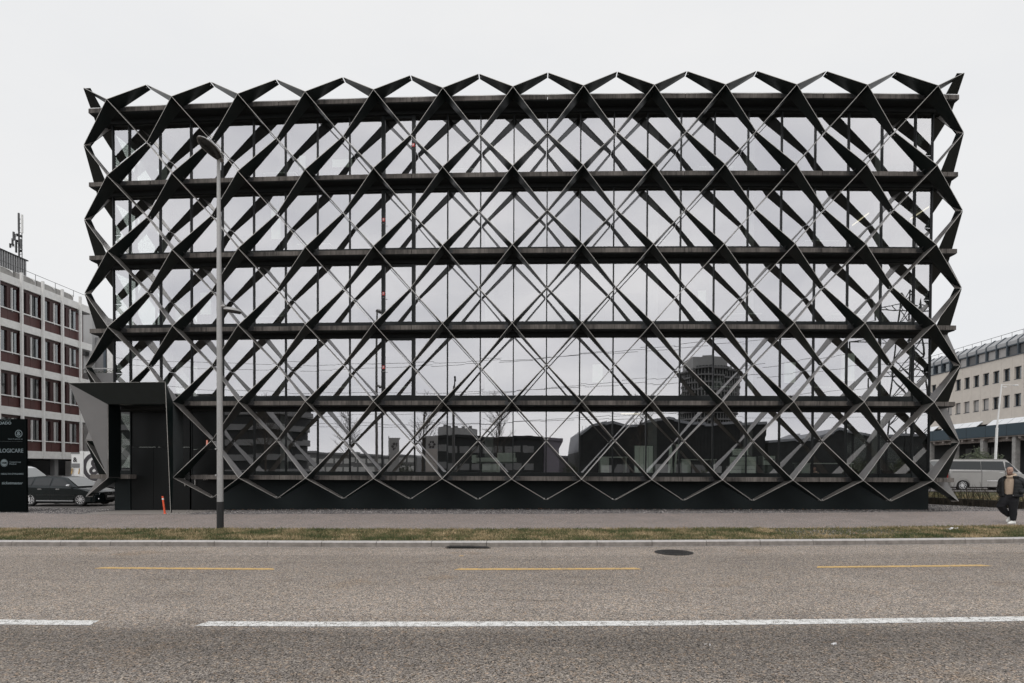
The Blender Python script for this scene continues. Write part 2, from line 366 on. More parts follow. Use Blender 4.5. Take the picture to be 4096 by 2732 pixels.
def text(body, size, mat, parent, origin, xdir, zdir, align='LEFT', ext=.004, name='lettering', bold=0, shear=0, sx=1.0):
    cu = bpy.data.curves.new('t', 'FONT'); cu.body = body; cu.size = size; cu.extrude = ext; cu.align_x = align; cu.offset = bold; cu.shear = shear; cu.resolution_u = 4
    t = bpy.data.objects.new('t', cu); col.objects.link(t); dg = bpy.context.evaluated_depsgraph_get(); dg.update()
    me = bpy.data.meshes.new_from_object(t.evaluated_get(dg)); bpy.data.objects.remove(t)
    X = Vector(xdir); Z = Vector(zdir); N = X.cross(Z)
    o3 = Vector(ORG.get(parent.name, (0, 0, 0))); O = Vector(origin) - o3
    for v in me.vertices: p = v.co; v.co = O + X * p.x * sx + Z * p.y + N * p.z
    me.materials.clear(); me.materials.append(M[mat])
    o = bpy.data.objects.new(name, me); col.objects.link(o); o.parent = parent; ORG[o.name] = tuple(o3); return o

# ------------------------------------------------------------------ terrain functions
HXS = [-400, -25, -18, -13, -8, 0, 6, 18, 30, 400]; HZS = [-.2, -.2, -.18, -.12, -.045, 0, .03, .045, .05, .05]
def H(x):
    for i in range(len(HXS) - 1):
        if x <= HXS[i + 1]:
            t = (x - HXS[i]) / (HXS[i + 1] - HXS[i]); t = max(0, min(1, t)); return HZS[i] + (HZS[i + 1] - HZS[i]) * t
    return HZS[-1]
def C(x):  # the gentle bend of the street
    if x > 26: return C(26) + (x - 26) * .24
    if x < -26: return C(-26) + (x + 26) * -.18
    return .0042 * x * x + .031 * x
def bend(x, y, z):
    t = max(-1.15, min(1.15, (x - .7) / 18)); return (x, y + .4075 * t * t + .0044 * t ** 3, z)
def strip(name, y0, y1, dz, mat, kind='structure', x0=-120, x1=120, step=1.0, ny=1, uv=False, curve=True, thick=0):
    n = int((x1 - x0) / step); me = bpy.data.meshes.new(name); vs = []; fs = []
    for i in range(n + 1):
        x = x0 + (x1 - x0) * i / n
        for j in range(ny + 1):
            y = y0 + (y1 - y0) * j / ny; vs.append((x, y + (C(x) if curve else 0), H(x) + dz))
    for i in range(n):
        for j in range(ny):
            a = i * (ny + 1) + j; b = a + ny + 1; fs.append((a, b, b + 1, a + 1) if y1 > y0 else (a, a + 1, b + 1, b))
    me.from_pydata(vs, [], fs)
    if uv:
        ul = me.uv_layers.new(name='uv')
        for p in me.polygons:
            for li in p.loop_indices:
                v = vs[me.loops[li].vertex_index]; ul.data[li].uv = (v[0], -11.03 - (v[1] - C(v[0])))
    me.materials.append(M[mat]); o = bpy.data.objects.new(name, me); col.objects.link(o)
    if kind: o['kind'] = kind
    return o
RD = -.12
# base ground to the horizon
g = MB(); 
for x0, x1 in ((-900, 900),): g.face([(x0, -900, -.5), (x1, -900, -.5), (x1, 900, -.5), (x0, 900, -.5)])
g.build('ground', 'far')['kind'] = 'structure'
strip('road', -11.03, -27, RD, 'road', uv=True, ny=6)
strip('pavement', -8.2, -2.45, 0, 'walk')
strip('verge', -10.86, -8.2, .012, 'soil', ny=3)
strip('opposite_pavement', -31, -27, .0, 'walk')
strip('opposite_ground', -120, -31, -.02, 'far')
k = MB()
xj = [-120 + 1.36 * i for i in range(180)]
for i in range(len(xj) - 1):
    a, b = xj[i] + .006, xj[i + 1] - .006; ch = .025
    P = []
    for x in (a, b):
        yb, yf, z = C(x) - 10.86, C(x) - 11.03, H(x)
        P.append([(x, yb, z - .3), (x, yf - .01, z - .3), (x, yf - .01, z - ch + .012), (x, yf + ch, z + .015), (x, yb, z + .015)])
    k.loft([P[0], P[1]])
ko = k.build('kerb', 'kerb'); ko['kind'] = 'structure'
strip('gutter_line', -11.09, -11.055, RD + .004, 'kerb')
# markings
def mark(name, xa, xb, ya, yb, dz, mat, taper=0):
    n = max(2, int((xb - xa) / .4)); m = MB(); L0, L1 = [], []
    for i in range(n + 1):
        x = xa + (xb - xa) * i / n; L0.append((x, C(x) + ya, H(x) + RD + dz))
        xx = x + taper * (1 if i == 0 else (-1 if i == n else 0)); L1.append((xx, C(xx) + yb, H(xx) + RD + dz))
    for i in range(n): m.face([L0[i], L0[i + 1], L1[i + 1], L1[i]])
    o = m.build(name, mat); o['kind'] = 'structure'; return o
for xa in (-25.9, -19.8, -13.75, -7.75, -.72, 6.28, 12.6, 19): mark('lane_marking', xa, xa + 3.6, -14.2, -14.03, .005, 'paint_y', .1)
for xa, xb in ((-26, -17), (-15.5, -13.2), (-9.5, -4.72), (-3.4, 60)): mark('centre_line', xa, xb, -18.06, -17.84, .005, 'paint_w', .05)
mark('lane_marking', -.82, -.72, -12.5, -12.42, .005, 'paint_y')
# left car park, gravel, entrance paving, right-hand ground
m = MB()
def sheet(pts, dz, name, mat, kind='structure'):
    q = MB(); q.face([(x, y, H(x) + dz) for x, y in pts]); o = q.build(name, mat); o['kind'] = kind; return o
def gridsheet(xa, xb, fa, fb, dz, name, mat, kind='structure', step=.7):
    q = MB(); n = int((xb - xa) / step)
    for i in range(n):
        p, r_ = xa + (xb - xa) * i / n, xa + (xb - xa) * (i + 1) / n
        q.face([(p, fa(p), H(p) + dz), (r_, fa(r_), H(r_) + dz), (r_, fb(r_), H(r_) + dz), (p, fb(p), H(p) + dz)])
    o = q.build(name, mat); o['kind'] = kind; return o
lotl = lambda x: 1.94 - .23 * (x + 23.6)
gridsheet(-120, -18.15, lambda x: lotl(x), lambda x: 120, -.006, 'car_park', 'lot', step=3)
gridsheet(-60, 24.6, lambda x: C(x) - 2.45, lambda x: (lotl(x) if x < -18.2 else (.6 if x < 18.3 else 6.)), -.002, 'gravel_bed', 'gravel', 'stuff')
gridsheet(-18.1, -13.3, lambda x: C(x) - 2.47, lambda x: .4, .006, 'entrance_paving', 'pconc')
q = MB()
for i in range(30):
    x0_, x1_ = -30 + .45 * i, -30 + .45 * (i + 1)
    if x1_ > -18.2: break
    q.face([(x0_, lotl(x0_) - .0, H(x0_) + .004), (x1_, lotl(x1_), H(x1_) + .004), (x1_, lotl(x1_) + .1, H(x1_) + .004), (x0_, lotl(x0_) + .1, H(x0_) + .004)])
q.build('bay_line', 'paint_w')['kind'] = 'structure'
# raised ground to the right of the building
q = MB()
wl = [(18.5, 11.4), (21.39, 4.9), (23.01, 1.27), (24.9, -2.9), (26.5, -6.5)]
def wallx(y):
    for (xa, ya), (xb, yb) in zip(wl[:-1], wl[1:]):
        if yb <= y <= ya: return xa + (xb - xa) * (ya - y) / (ya - yb)
    return wl[0][0] if y > wl[0][1] else wl[-1][0]
ys = [11.4, 9, 7, 4.9, 3, 1.27, -.8, -1.6]
rows = [[(wallx(y) + .1, y, .36), (wallx(y) + 1.6, y + .8, .42), (wallx(y) + 6, y + 3.4, .47), (wallx(y) + 60, y + 3.4, .5)] for y in ys]
for a, b in zip(rows[:-1], rows[1:]):
    for i in range(3): q.face([a[i], b[i], b[i + 1], a[i + 1]])
q.build('lawn', 'soil')['kind'] = 'structure'
q = MB(); q.face([(18.3, 9.5, .52), (160, 9.5, .52), (160, 160, .52), (18.3, 160, .52)]); q.build('parking_court', 'lot')['kind'] = 'structure'
strip('side_ground', -2.45, 20, -.03, 'walk', x0=25.5, x1=110)

# grass blades on the verge (nobody could count them)
def grass(name, n, place, h0, h1, wd=.011):
    vs = []; fs = []; rnd = random.Random(3)
    for i in range(n):
        x, y, z = place(rnd); h = rnd.uniform(h0, h1) * (1.0 + .8 * (rnd.random() > .97)); a = rnd.uniform(0, math.pi); dx, dy = math.cos(a) * wd, math.sin(a) * wd
        lx, ly = rnd.gauss(0, .35) * h, rnd.gauss(0, .35) * h; b = len(vs)
        vs += [(x - dx, y - dy, z), (x + dx, y + dy, z), (x + lx, y + ly, z + h)]; fs.append((b, b + 1, b + 2))
    me = bpy.data.meshes.new(name); me.from_pydata(vs, [], fs); me.materials.append(M['grass']); o = bpy.data.objects.new(name, me); col.objects.link(o); return o
def pv(r_):
    x = r_.uniform(-19, 20)
    while True:
        u = r_.random(); y = -10.84 + 2.66 * u
        if abs(x - 9.5) < 1.8 and u > .25 and r_.random() < .8: x = r_.uniform(-19, 20); continue
        if r_.random() < .9 - .25 * math.sin(x * 1.3 + u * 5) ** 2: break
        x = r_.uniform(-19, 20)
    return x, C(x) + y, H(x) + .01
tag(grass('verge_grass', 70000, pv, .03, .085), 'short patchy green and straw-coloured grass on the kerbside verge', 'grass', kind='stuff')
def pl(r_):
    y = r_.uniform(-1.5, 11); x = wallx(y) + r_.uniform(.15, 6); u = x - wallx(y); return x, y + min(.8 + (u - 1.6) * .6, 3.4) * (u > 1.6), .4
tag(grass('lawn_grass', 14000, pl, .04, .12, .02), 'rough brown-green grass on the bank behind the dark edging', 'grass', kind='stuff')
# loose stones
st = MB(); rnd = random.Random(5)
for i in range(9000):
    r_ = rnd.random()
    if r_ < .55: x = rnd.uniform(-14.3, 18.6); y = C(x) - 2.45 + rnd.random() * 2.7; y = min(y, bend(x, -.03, 0)[1])
    elif r_ < .8: x = rnd.uniform(-24, -18.2); y = rnd.uniform(C(x) - 2.4, lotl(x))
    else: x = rnd.uniform(18.3, 23); y = rnd.uniform(C(x) - 2.4, 4)
    if i % 7 == 0: x = rnd.gauss(9.3, 1.2); y = C(x) - 10.75 + rnd.random() * 1.9
    if x > wallx(y): continue
    s_ = rnd.uniform(.012, .035); z = H(x); a = rnd.random() * 6
    p = [Vector((math.cos(a + k * 2.1) * s_, math.sin(a + k * 2.1) * s_, 0)) for k in range(3)]
    b = len(st.v); st.v += [(x + q.x, y + q.y, z) for q in p] + [(x, y, z + s_ * .9)]
    for f in ((0, 1, 3), (1, 2, 3), (2, 0, 3)): st.f.append(tuple(b + i_ for i_ in f)); st.m.append(rnd.randrange(3))
M['st1'] = plain('stone_grey', (.16, .155, .15), .9); M['st2'] = plain('stone_dark', (.05, .05, .05), .9); M['st3'] = plain('stone_pale', (.38, .35, .33), .9)
tag(st.build('gravel_stones', ['st1', 'st2', 'st3']), 'loose grey gravel stones along the foot of the dark building', 'gravel', kind='stuff')
lf = MB()
for i in range(420):
    x = rnd.uniform(-13, 18.2) if i < 300 else rnd.uniform(-18, 19); y = bend(x, -.05 - abs(rnd.gauss(0, .18)), 0)[1] if i < 300 else C(x) + rnd.uniform(-10.7, -8.3)
    z = H(x) + .03; s_ = rnd.uniform(.02, .045); a = rnd.random() * 6
    lf.face([(x + math.cos(a) * s_, y + math.sin(a) * s_, z), (x - math.sin(a) * s_ * .6, y + math.cos(a) * s_ * .6, z + rnd.random() * .03), (x - math.cos(a) * s_, y - math.sin(a) * s_, z + rnd.random() * .02), (x + math.sin(a) * s_ * .6, y - math.cos(a) * s_ * .6, z)])
tag(lf.build('fallen_leaves', 'dryleaf'), 'scattered dry brown leaves against the foot of the dark building', 'leaves', kind='stuff')

# ------------------------------------------------------------------ the lattice office building
HW = 18.18                 # half width of the glazed box
SW = 18.83                 # half width of the slabs
DEP = 17.4
P = 2.9; FL = 3.235; Z0s = 1.465; TH = .185
NA = [(-6 + i) * P for i in range(13)]
OB = thing('office_building', 'black glazed office block wrapped in a diamond lattice of dark folded sheets', 'building', (0, 8, 0))
def zs(i): return Z0s + FL * i
for i in range(6):
    b = MB(); zt = zs(i)
    xl = [-SW] if i else None
    segs = []
    js = [-SW, -15.95, -10.15, -4.35, 1.45, 7.25, 13.05, 18.3, SW] if False else [-SW, -15.95, -10.15, -4.35, 1.45, 7.25, 13.05, 18.35, SW]
    if i == 0: js = [-14.15, -10.15, -4.35, 1.45, 7.25, 13.05, 18.35, SW]
    if i == 1: js = [-14.5, -10.15, -4.35, 1.45, 7.25, 13.05, 18.35, SW]
    for a, e in zip(js[:-1], js[1:]):
        b.box(a + .012, e - .012, -.65, -.25, zt - TH, zt, 0, seg=1.5)
    if i == 0: b.box(-SW, -16.95, -.65, -.25, zt - TH, zt, 0, seg=1)
    if i == 1: b.box(-SW, -17.95, -.65, -.25, zt - TH, zt, 0, seg=1)
    # the plate behind the edge strip
    b.box(-SW + .03, SW - .03, -.25, DEP + .62, zt - TH + .004, zt - .003, 0, seg=1.5) if i > 1 else (b.box(-13.9, SW - .03, -.25, DEP + .62, zt - TH + .004, zt - .003, 0, seg=1.5), b.box(-SW + .03, -17.5 if i == 0 else -13.9, -.25, DEP + .62, zt - TH + .004, zt - .003, 0, seg=1))
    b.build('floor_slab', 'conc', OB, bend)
    b = MB()
    if i:
        x0_ = -SW + .05
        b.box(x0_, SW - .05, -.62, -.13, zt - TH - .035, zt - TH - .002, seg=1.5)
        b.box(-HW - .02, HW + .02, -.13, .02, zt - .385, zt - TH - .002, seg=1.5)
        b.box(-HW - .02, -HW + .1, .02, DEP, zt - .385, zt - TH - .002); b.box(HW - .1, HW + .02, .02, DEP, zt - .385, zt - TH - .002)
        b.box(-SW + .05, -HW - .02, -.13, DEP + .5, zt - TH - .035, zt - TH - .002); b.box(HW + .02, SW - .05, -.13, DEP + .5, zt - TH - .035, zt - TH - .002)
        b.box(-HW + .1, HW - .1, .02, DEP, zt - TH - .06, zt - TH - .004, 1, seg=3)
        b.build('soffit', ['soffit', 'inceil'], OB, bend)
b = MB(); b.box(-SW + .6, SW - .6, .0, DEP, zs(5) + .0, zs(5) + .06, seg=2); b.build('roof', 'soffit', OB, bend)
b = MB(); b.box(-SW, SW, -.62, -.5, zs(5) + .002, zs(5) + .05, seg=1.5); b.box(-SW, -SW + .1, -.5, DEP + .6, zs(5) + .002, zs(5) + .05); b.box(SW - .1, SW, -.5, DEP + .6, zs(5) + .002, zs(5) + .05); b.build('roof_flashing', 'white', OB, bend)
b = MB(); b.box(-14.44, HW, 0, DEP, -.6, zs(0) - TH - .003, seg=1.5); b.box(-HW, -17.43, 0, DEP, -.6, zs(0) - TH - .003, seg=1); b.build('plinth_wall', 'plinth', OB, bend)
# interior shell
b = MB()
for i in range(5):
    z0_, z1_ = zs(i) + .002, zs(i + 1) - TH - .065
    b.box(-17.2, 17.2, 4.9, 5.05, z0_, z1_, 0, seg=3)
    b.box(-17.2, -17.05, 5.05, 16, z0_, z1_); b.box(17.05, 17.2, 5.05, 16, z0_, z1_)
    for xx in (-7.9, 4.6): b.box(xx, xx + .12, 3.0, 4.9, z0_, z1_)
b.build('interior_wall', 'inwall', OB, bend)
b = MB()
for i in range(5):
    b.box(-HW + .1, HW - .1, .12, DEP - .1, zs(i) - .002 + .003, zs(i) + .03, seg=3)
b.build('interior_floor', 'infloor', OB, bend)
for i in range(5):
    for kx, xx in enumerate((-16.4, -10.6, -1.1, 6.3, 10.6, 16.4)):
        b = MB(); b.box(xx - .2, xx + .2, .9, 1.3, zs(i) + .04, zs(i + 1) - TH - .07); b.build('column', 'incol', OB, bend)
# windows: bays between mullions
mull = [-HW] + [.018 + 1.45 * j for j in range(-12, 13)] + [HW]
cands = []
def pane_quad(x0_, x1_, z0_, z1_, y=0.012):
    e = lambda: random.gauss(0, .002)
    return [(x0_, y + e(), z0_), (x1_, y + e(), z0_), (x1_, y + e(), z1_), (x0_, y + e(), z1_)]
def wframe(fr, xa, xb, z0_, z1_, door=False):
    w_ = .024; t = .13 if door else w_
    b0, b1 = (z0_ - .15 if door else z0_), z1_
    fr.box(xa, xa + t, -.06, .05, zs_bot, zs_top); fr.box(xb - t, xb, -.06, .05, zs_bot, zs_top)
    fr.box(xa + t, xb - t, -.035, .045, zs_bot, z0_); fr.box(xa + t, xb - t, -.035, .045, z1_, zs_top)
for i in range(5):
    zs_bot, zs_top = zs(i) + .003, zs(i + 1) - .385
    g0 = zs(i) + (.17 if i == 0 else .3); g1 = zs(i + 1) - (.385 - .005)
    for bi in range(len(mull) - 1):
        xa, xb = mull[bi], mull[bi + 1]
        if i == 0 and xa < -14.6:
            continue
        door = (i > 0 and abs(xa - (.018 - 5.8)) < .01)
        fr = MB()
        if door: wframe(fr, xa, xb, g0 + .02, g1 - .12, True); q4 = pane_quad(xa + .13, xb - .13, g0 + .02, g1 - .12)
        else: wframe(fr, xa, xb, g0, g1 - .03); q4 = pane_quad(xa + .024, xb - .024, g0, g1 - .03)
        cx_ = (xa + xb) / 2; dist = (Vector((cx_, 0, (g0 + g1) / 2)) - CAM).length
        cands.append(((xb - xa) / (dist ** 2) * 100 + (5 if door else 0) - (.2 if cx_ < -12 else 0), fr, q4, door, xa, xb, g0, g1))
# side and rear glazing
side = MB(); sidep = MB()
for i in range(5):
    z0_, z1_ = zs(i) + .003, zs(i + 1) - .385; g0 = zs(i) + .3; g1 = z1_ - .03
    n = 12
    for sgn in (-1, 1):
        X = sgn * HW
        for k_ in range(n):
            ya, yb = .06 + (DEP - .06) * k_ / n, .06 + (DEP - .06) * (k_ + 1) / n
            xo, xi = (X - .05, X + .05) if sgn < 0 else (X - .05, X + .05)
            side.box(xo, xi, ya, ya + .05, z0_, z1_); side.box(xo, xi, ya + .05, yb, z0_, g0); side.box(xo, xi, ya + .05, yb, g1, z1_)
            sidep.face([(X, ya + .05, g0), (X, yb, g0), (X, yb, g1), (X, ya + .05, g1)])
    side.box(-HW, HW, DEP - .03, DEP + .03, z0_, g0, seg=2); side.box(-HW, HW, DEP - .03, DEP + .03, g1, z1_, seg=2)
    for k_ in range(26):
        xx = -HW + (2 * HW) * k_ / 25; side.box(xx - .03, xx + .03, DEP - .04, DEP + .04, g0, g1)
    sidep.face([(-HW, DEP, g0), (0, DEP, g0), (0, DEP, g1), (-HW, DEP, g1)]); sidep.face([(0, DEP, g0), (HW, DEP, g0), (HW, DEP, g1), (0, DEP, g1)])
cands.sort(key=lambda q: -q[0])
restp = MB(); restf = MB(); restf.v += side.v; restf.f += side.f; restf.m += side.m
for n_, (_, fr, q4, door, xa, xb, g0, g1) in enumerate(cands):
    if n_ < 99:
        fo = fr.build('balcony_door' if door else 'window', 'black', OB, bend)
        MB().face(q4).build('pane', 'glass', fo, bend)
        if door:
            hz = g0 + 1.05
            if g0 > 14: b = MB().box(xb - .19, xb - .14, -.09, -.06, hz + .15, hz + .27, 0); b.tube((xb - .07, -.06, hz), (xb - .07, -.12, hz), .012).tube((xb - .07, -.12, hz), (xb - .2, -.12, hz), .011); b2x = xb - .115
            else: b = MB().tube((xa + .07, -.06, hz), (xa + .07, -.12, hz), .012).tube((xa + .07, -.12, hz), (xa + .2, -.12, hz), .011); b2x = xa + .02
            b.build('handle', 'chrome', fo, bend)
            sg = MB().box(b2x, b2x + .11, -.075, -.062, hz + .12, hz + .26).build('fire_access_plate', 'sigred', fo, bend)
            text('F', .13, 'paper', fo, bend(b2x + .02, -.078, hz + .145), (1, 0, 0), (0, 0, 1), name='letter', bold=.004)
    else:
        o = len(restf.v); restf.v += fr.v; restf.f += [tuple(o + i_ for i_ in f) for f in fr.f]; restf.m += fr.m; restp.face(q4)
fo = restf.build('window', 'black', OB, bend); fo['kind'] = 'stuff'
o = len(restp.v); restp.v += sidep.v; restp.f += [tuple(o + i_ for i_ in f) for f in sidep.f]; restp.m += sidep.m
restp.build('pane', 'glass', fo, bend)['kind'] = 'stuff'

# lattice blades
blades = []
YA, YB, YI = -1.377, -.885, -.655
def blade_poly(A, Bp, ao, ai, bo, bi, t1=1.0, gap=.03):
    # A,Bp: (u,z) ; ao.. : depth offsets.  t1 trims the blade
    A3 = lambda d, dz=0: Vector((A[0], d, A[1] + dz)); B3 = lambda d: Vector((Bp[0], d, Bp[1]))
    a_o, a_i, b_o, b_i = A3(ao), A3(ai, -.05), B3(bo), B3(bi)
    L = (b_o - a_o).length; g_ = 1 - gap / L
    b_o, b_i = a_o.lerp(b_o, g_ * t1), a_i.lerp(b_i, g_ * t1)
    return [a_o, b_o, b_i, a_i]
def add_blade(poly, tf=None, washer=True):
    p = [Vector(tf(q)) if tf else q for q in poly]
    nv = (p[1] - p[0]).cross(p[3] - p[0]).normalized(); m_ = MB(); th = .02; h_ = nv * th / 2; b = len(m_.v)
    m_.v += [tuple(q - h_) for q in p] + [tuple(q + h_) for q in p]
    m_.f += [(3, 2, 1, 0), (4, 5, 6, 7), (0, 1, 5, 4), (1, 2, 6, 5), (2, 3, 7, 6), (3, 0, 4, 7)]; m_.m += [0, 0, 1, 1, 0, 0]
    if washer:
        e = p[1].lerp(p[2], .45); dr = (p[0] - p[1]).normalized()
        for k_ in (.07,):
            cpt = e + dr * k_
            for sg in (-1, 1): m_.tube(cpt, cpt + nv * sg * .025, .024, .02, 6, 2)
    area = (p[1] - p[0]).cross(p[3] - p[0]).dot((p[0] - CAM).normalized()) ; area = abs(area) / (p[0] - CAM).length
    blades.append((area, m_))
def skip(ai, lv, du, dv):
    # the portal replaces the lattice around node 0 / 1 of the two lowest levels
    if lv == 0 and ai == 0: return not (du < 0 and dv < 0) and not (du < 0 and dv > 0)
    if lv == 0 and ai == 1: return not (du > 0)
    if lv == 1 and ai == 0: return dv < 0 or True
    if lv == 1 and ai == 1: return (du < 0 and dv < 0)
    return False
for lv in range(6):
    for ai, ax in enumerate(NA):
        za = 1.36 + FL * lv
        for du in (-1, 1):
            for dv in (-1, 1):
                bx = ax + du * P / 2
                if ai == 0 and du < 0: bx = -18.86
                if ai == 12 and du > 0: bx = 18.86
                bz = za + dv * 1.6225
                if lv == 5 and dv > 0: bz = za + .88
                if lv == 0 and dv < 0: bz = za - .89
                corner = (ai == 0 and du < 0) or (ai == 12 and du > 0)
                if skip(ai, lv, du, dv):
                    if lv == 1 and ai == 0 and dv > 0:
                        pl_ = blade_poly((ax, za), (bx, bz), YA, YI, YB, YB + .31)
                        # keep only the part above the portal roof
                        t = (5.42 - za) / (bz - za); pl_ = [pl_[0].lerp(pl_[1], t), pl_[1], pl_[2], pl_[3].lerp(pl_[2], t)]
                        add_blade(pl_)
                    continue
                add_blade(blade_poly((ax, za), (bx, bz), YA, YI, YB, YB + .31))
# side facades: the same weave turned round the corner
for sgn in (-1, 1):
    tf = lambda q, sgn=sgn: (sgn * (18.86 - .885 - q.y), q.x, q.z)
    for lv in range(6):
        za = 1.36 + FL * lv
        for ai in range(6):
            ay = -.885 + P / 2 + ai * P
            for du in (-1, 1):
                for dv in (-1, 1):
                    bz = za + dv * 1.6225
                    if lv == 5 and dv > 0: bz = za + .88
                    if lv == 0 and dv < 0: bz = za - .89
                    pl_ = blade_poly((ay, za), (ay + du * P / 2, bz), YA, YI, YB, YB + .31)
                    p_ = [Vector((q.x, q.y, q.z)) for q in pl_]
                    add_blade([Vector((q.x, q.y, q.z)) for q in pl_], tf, washer=False)
blades.sort(key=lambda q: -q[0])
rest = MB()
for n_, (_, m_) in enumerate(blades):
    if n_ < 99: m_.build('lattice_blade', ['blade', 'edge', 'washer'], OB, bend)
    else:
        o = len(rest.v); rest.v += m_.v; rest.f += [tuple(o + i_ for i_ in f) for f in m_.f]; rest.m += m_.m
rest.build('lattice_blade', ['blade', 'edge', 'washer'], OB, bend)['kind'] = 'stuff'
# brackets at the slab edge
for lv in range(6):
    for ai, ax in enumerate(NA):
        if lv < 2 and ai == 0: continue
        z = 1.37 + FL * lv; b = MB(); sx = 1 if ax < 1.3 else -1
        for sg in ((1, -1) if abs(ax) < 1 else (sx,)):
            cx_ = ax + sg * .2
            b.slab([(cx_ - .16, -.662, z + .0), (cx_ - .09, -.662, z + .09), (cx_ + .09, -.662, z + .09), (cx_ + .16, -.662, z), (cx_ + .09, -.662, z - .09), (cx_ - .09, -.662, z - .09)], (0, 1, 0), .02)
            for k_ in (-.07, .07): b.tube((cx_ + k_, -.672, z), (cx_ + k_, -.71, z), .028, n=6)
            b.slab([(ax + sg * .03, -.67, z + .06), (ax + sg * .2, -.67, z + .06), (ax + sg * .12, -.95, z + .16), (ax + sg * .03, -.95, z + .12)], (0, 0, 1), .015)
        b.build('bracket', 'steel', OB, bend)

# entrance portal
pt = MB()
TL, TR, IL, IR = (-18.75, -1.9, 5.35), (-14.47, -1.9, 5.36), (-17.42, -1.385, 4.51), (-14.5, -1.385, 4.52)
BL = (-17.42, -1.385, 1.35)
pt.slab([TL, TR, IR, IL], (0, -.85, -.52), .025, 0, 1); pt.box(-17.42, -14.52, -1.37, -.63, 4.5, 4.53)
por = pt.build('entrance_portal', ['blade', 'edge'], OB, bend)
nn = (Vector(IL) - Vector(TL)).cross(Vector(BL) - Vector(TL))
MB().slab([TL, IL, BL], nn, .022, 0, 1).build('flared_side_panel', ['panel', 'edge'], por, bend)
MB().slab([(-17.41, -1.37, 4.51), (-17.41, -.66, 4.51), (-17.41, -.66, 1.3), (-17.41, -1.37, 1.34)], (1, 0, 0), .02, 0, 1).build('reveal_panel', ['black', 'edge'], por, bend)
b = MB(); b.slab([TR, (-14.49, -1.385, 4.6), (-14.49, -1.385, 1.36), (-14.5, -1.47, -.2), (-14.5, -1.53, -.2)], (1, 0, 0), .025, 0, 1)
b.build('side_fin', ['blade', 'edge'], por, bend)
b = MB(); b.slab([(-14.49, -1.37, 4.6), (-14.49, -.66, 4.6), (-14.49, -.66, 1.36), (-14.49, -1.37, 1.36)], (1, 0, 0), .02)
for z in (4.3, 3.6, 2.9, 2.2, 1.6):
    for y in (-1.3, -.73): b.tube((-14.48, y, z), (-14.46, y, z), .02, n=6, mi=1)
b.build('bolted_side_panel', ['bolted', 'steel'], por, bend)
b = MB(); b.box(-17.9, -14.4, -.62, .0, 4.36, 4.52, seg=1); b.build('portal_lining', 'soffit', por, bend)
# strip window and doors
b = MB(); b.box(-HW, -17.9, .0, .08, zs(0), 4.33); b.box(-17.9, -17.42, 0, .08, zs(0), 1.64); b.box(-17.44, -17.40, 0, .08, 1.3, 4.33)
f_ = b.build('window', 'black', OB, bend); MB().face([(-17.9, .03, 1.64), (-17.44, .03, 1.64), (-17.44, .03, 4.32), (-17.9, .03, 4.32)]).build('pane', 'glass', f_, bend)
b = MB(); b.box(-17.4, -14.62, .05, .12, 2.72, 4.36); b.box(-14.5, -13.2, -.06, .1, 1.5, 4.36) if False else None
b.build('transom_panel', 'door', OB, bend)
b = MB(); b.box(-17.39, -16.35, .03, .1, -.3, 2.7); dr = b.build('entrance_door', 'door', OB, bend); 
b = MB(); b.box(-16.335, -14.62, .03, .1, -.3, 2.7); dr = b.build('entrance_door', 'door', OB, bend)
MB().box(-14.83, -14.8, -.03, .02, .95, 1.35).build('handle', 'edge', dr, bend)
b = MB(); b.box(-14.5, -13.33, -.035, .03, -.3, 2.6); dr = b.build('service_door', 'door', OB, bend)
MB().box(-14.32, -14.28, -.1, -.04, .85, 1.25).build('handle', 'pole', dr, bend)
b = MB(); b.box(-14.5, -13.33, -.03, .03, 2.62, 4.33); b.build('cladding_panel', 'door', OB, bend)
b = MB(); b.box(-13.95, -13.7, -.06, -.036, 1.2, 1.5, 0)
for r_ in range(4):
    for c__ in range(3): b.box(-13.93 + c__ * .08, -13.88 + c__ * .08, -.068, -.061, 1.23 + r_ * .065, 1.26 + r_ * .065, 1)
b.build('intercom', ['plastic', 'edge'], OB, bend)
MB().box(-13.78, -13.72, -.075, -.036, 2.78, 3.02).build('call_lamp', 'amber', OB, bend)
MB().face([(-14.48, .0, 4.3)] * 3) if False else None
# ceiling tubes
MB().box(16.95, 17.0, 1.9, 4.0, zs(4) - TH - .13, zs(4) - TH - .09).build('ceiling_lamp', 'tube', OB, bend)
for (xx, yy, fl, ln) in ((5.1, 2.2, 0, .9),):
    z = zs(fl + 1) - TH - .12; MB().box(xx, xx + ln, yy, yy + .06, z, z + .04).build('ceiling_lamp', 'tube', OB, bend)
# things standing inside the ground floor behind the glass
def inside(name, label, cat, fn_):
    b = MB(); mats = fn_(b); o = b.build(name, mats, None, bend); return tag(o, label, cat)
def brd(xa, xb, z0_, z1_, y, vert=True):
    def f(b):
        b.box(xa, xb, y, y + .04, z0_, z1_, 0); t = .03
        for q in ((xa - t, xa, z0_ - t, z1_ + t), (xb, xb + t, z0_ - t, z1_ + t), (xa, xb, z0_ - t, z0_), (xa, xb, z1_, z1_ + t)): b.box(q[0], q[1], y - .01, y + .05, q[2], q[3], 1)
        n = 4
        for k_ in range(1, n):
            if vert: x = xa + (xb - xa) * k_ / n; b.box(x - .006, x + .006, y - .004, y, z0_ + .05, z1_ - .05, 1)
            else: z = z0_ + (z1_ - z0_) * k_ / n; b.box(xa + .05, xb - .05, y - .004, y, z - .006, z + .006, 1)
        return ['board', 'boardf']
    return f
zf = zs(0) + .04
inside('pinboard', 'tall pale ruled board leaning inside the ground floor window', 'board', brd(5.4, 6.2, zf + .1, 2.82, .35))
inside('pinboard', 'wide pale ruled board standing inside the ground floor right of the tall one', 'board', brd(9.6, 10.75, zf + .1, 2.35, .35, False))
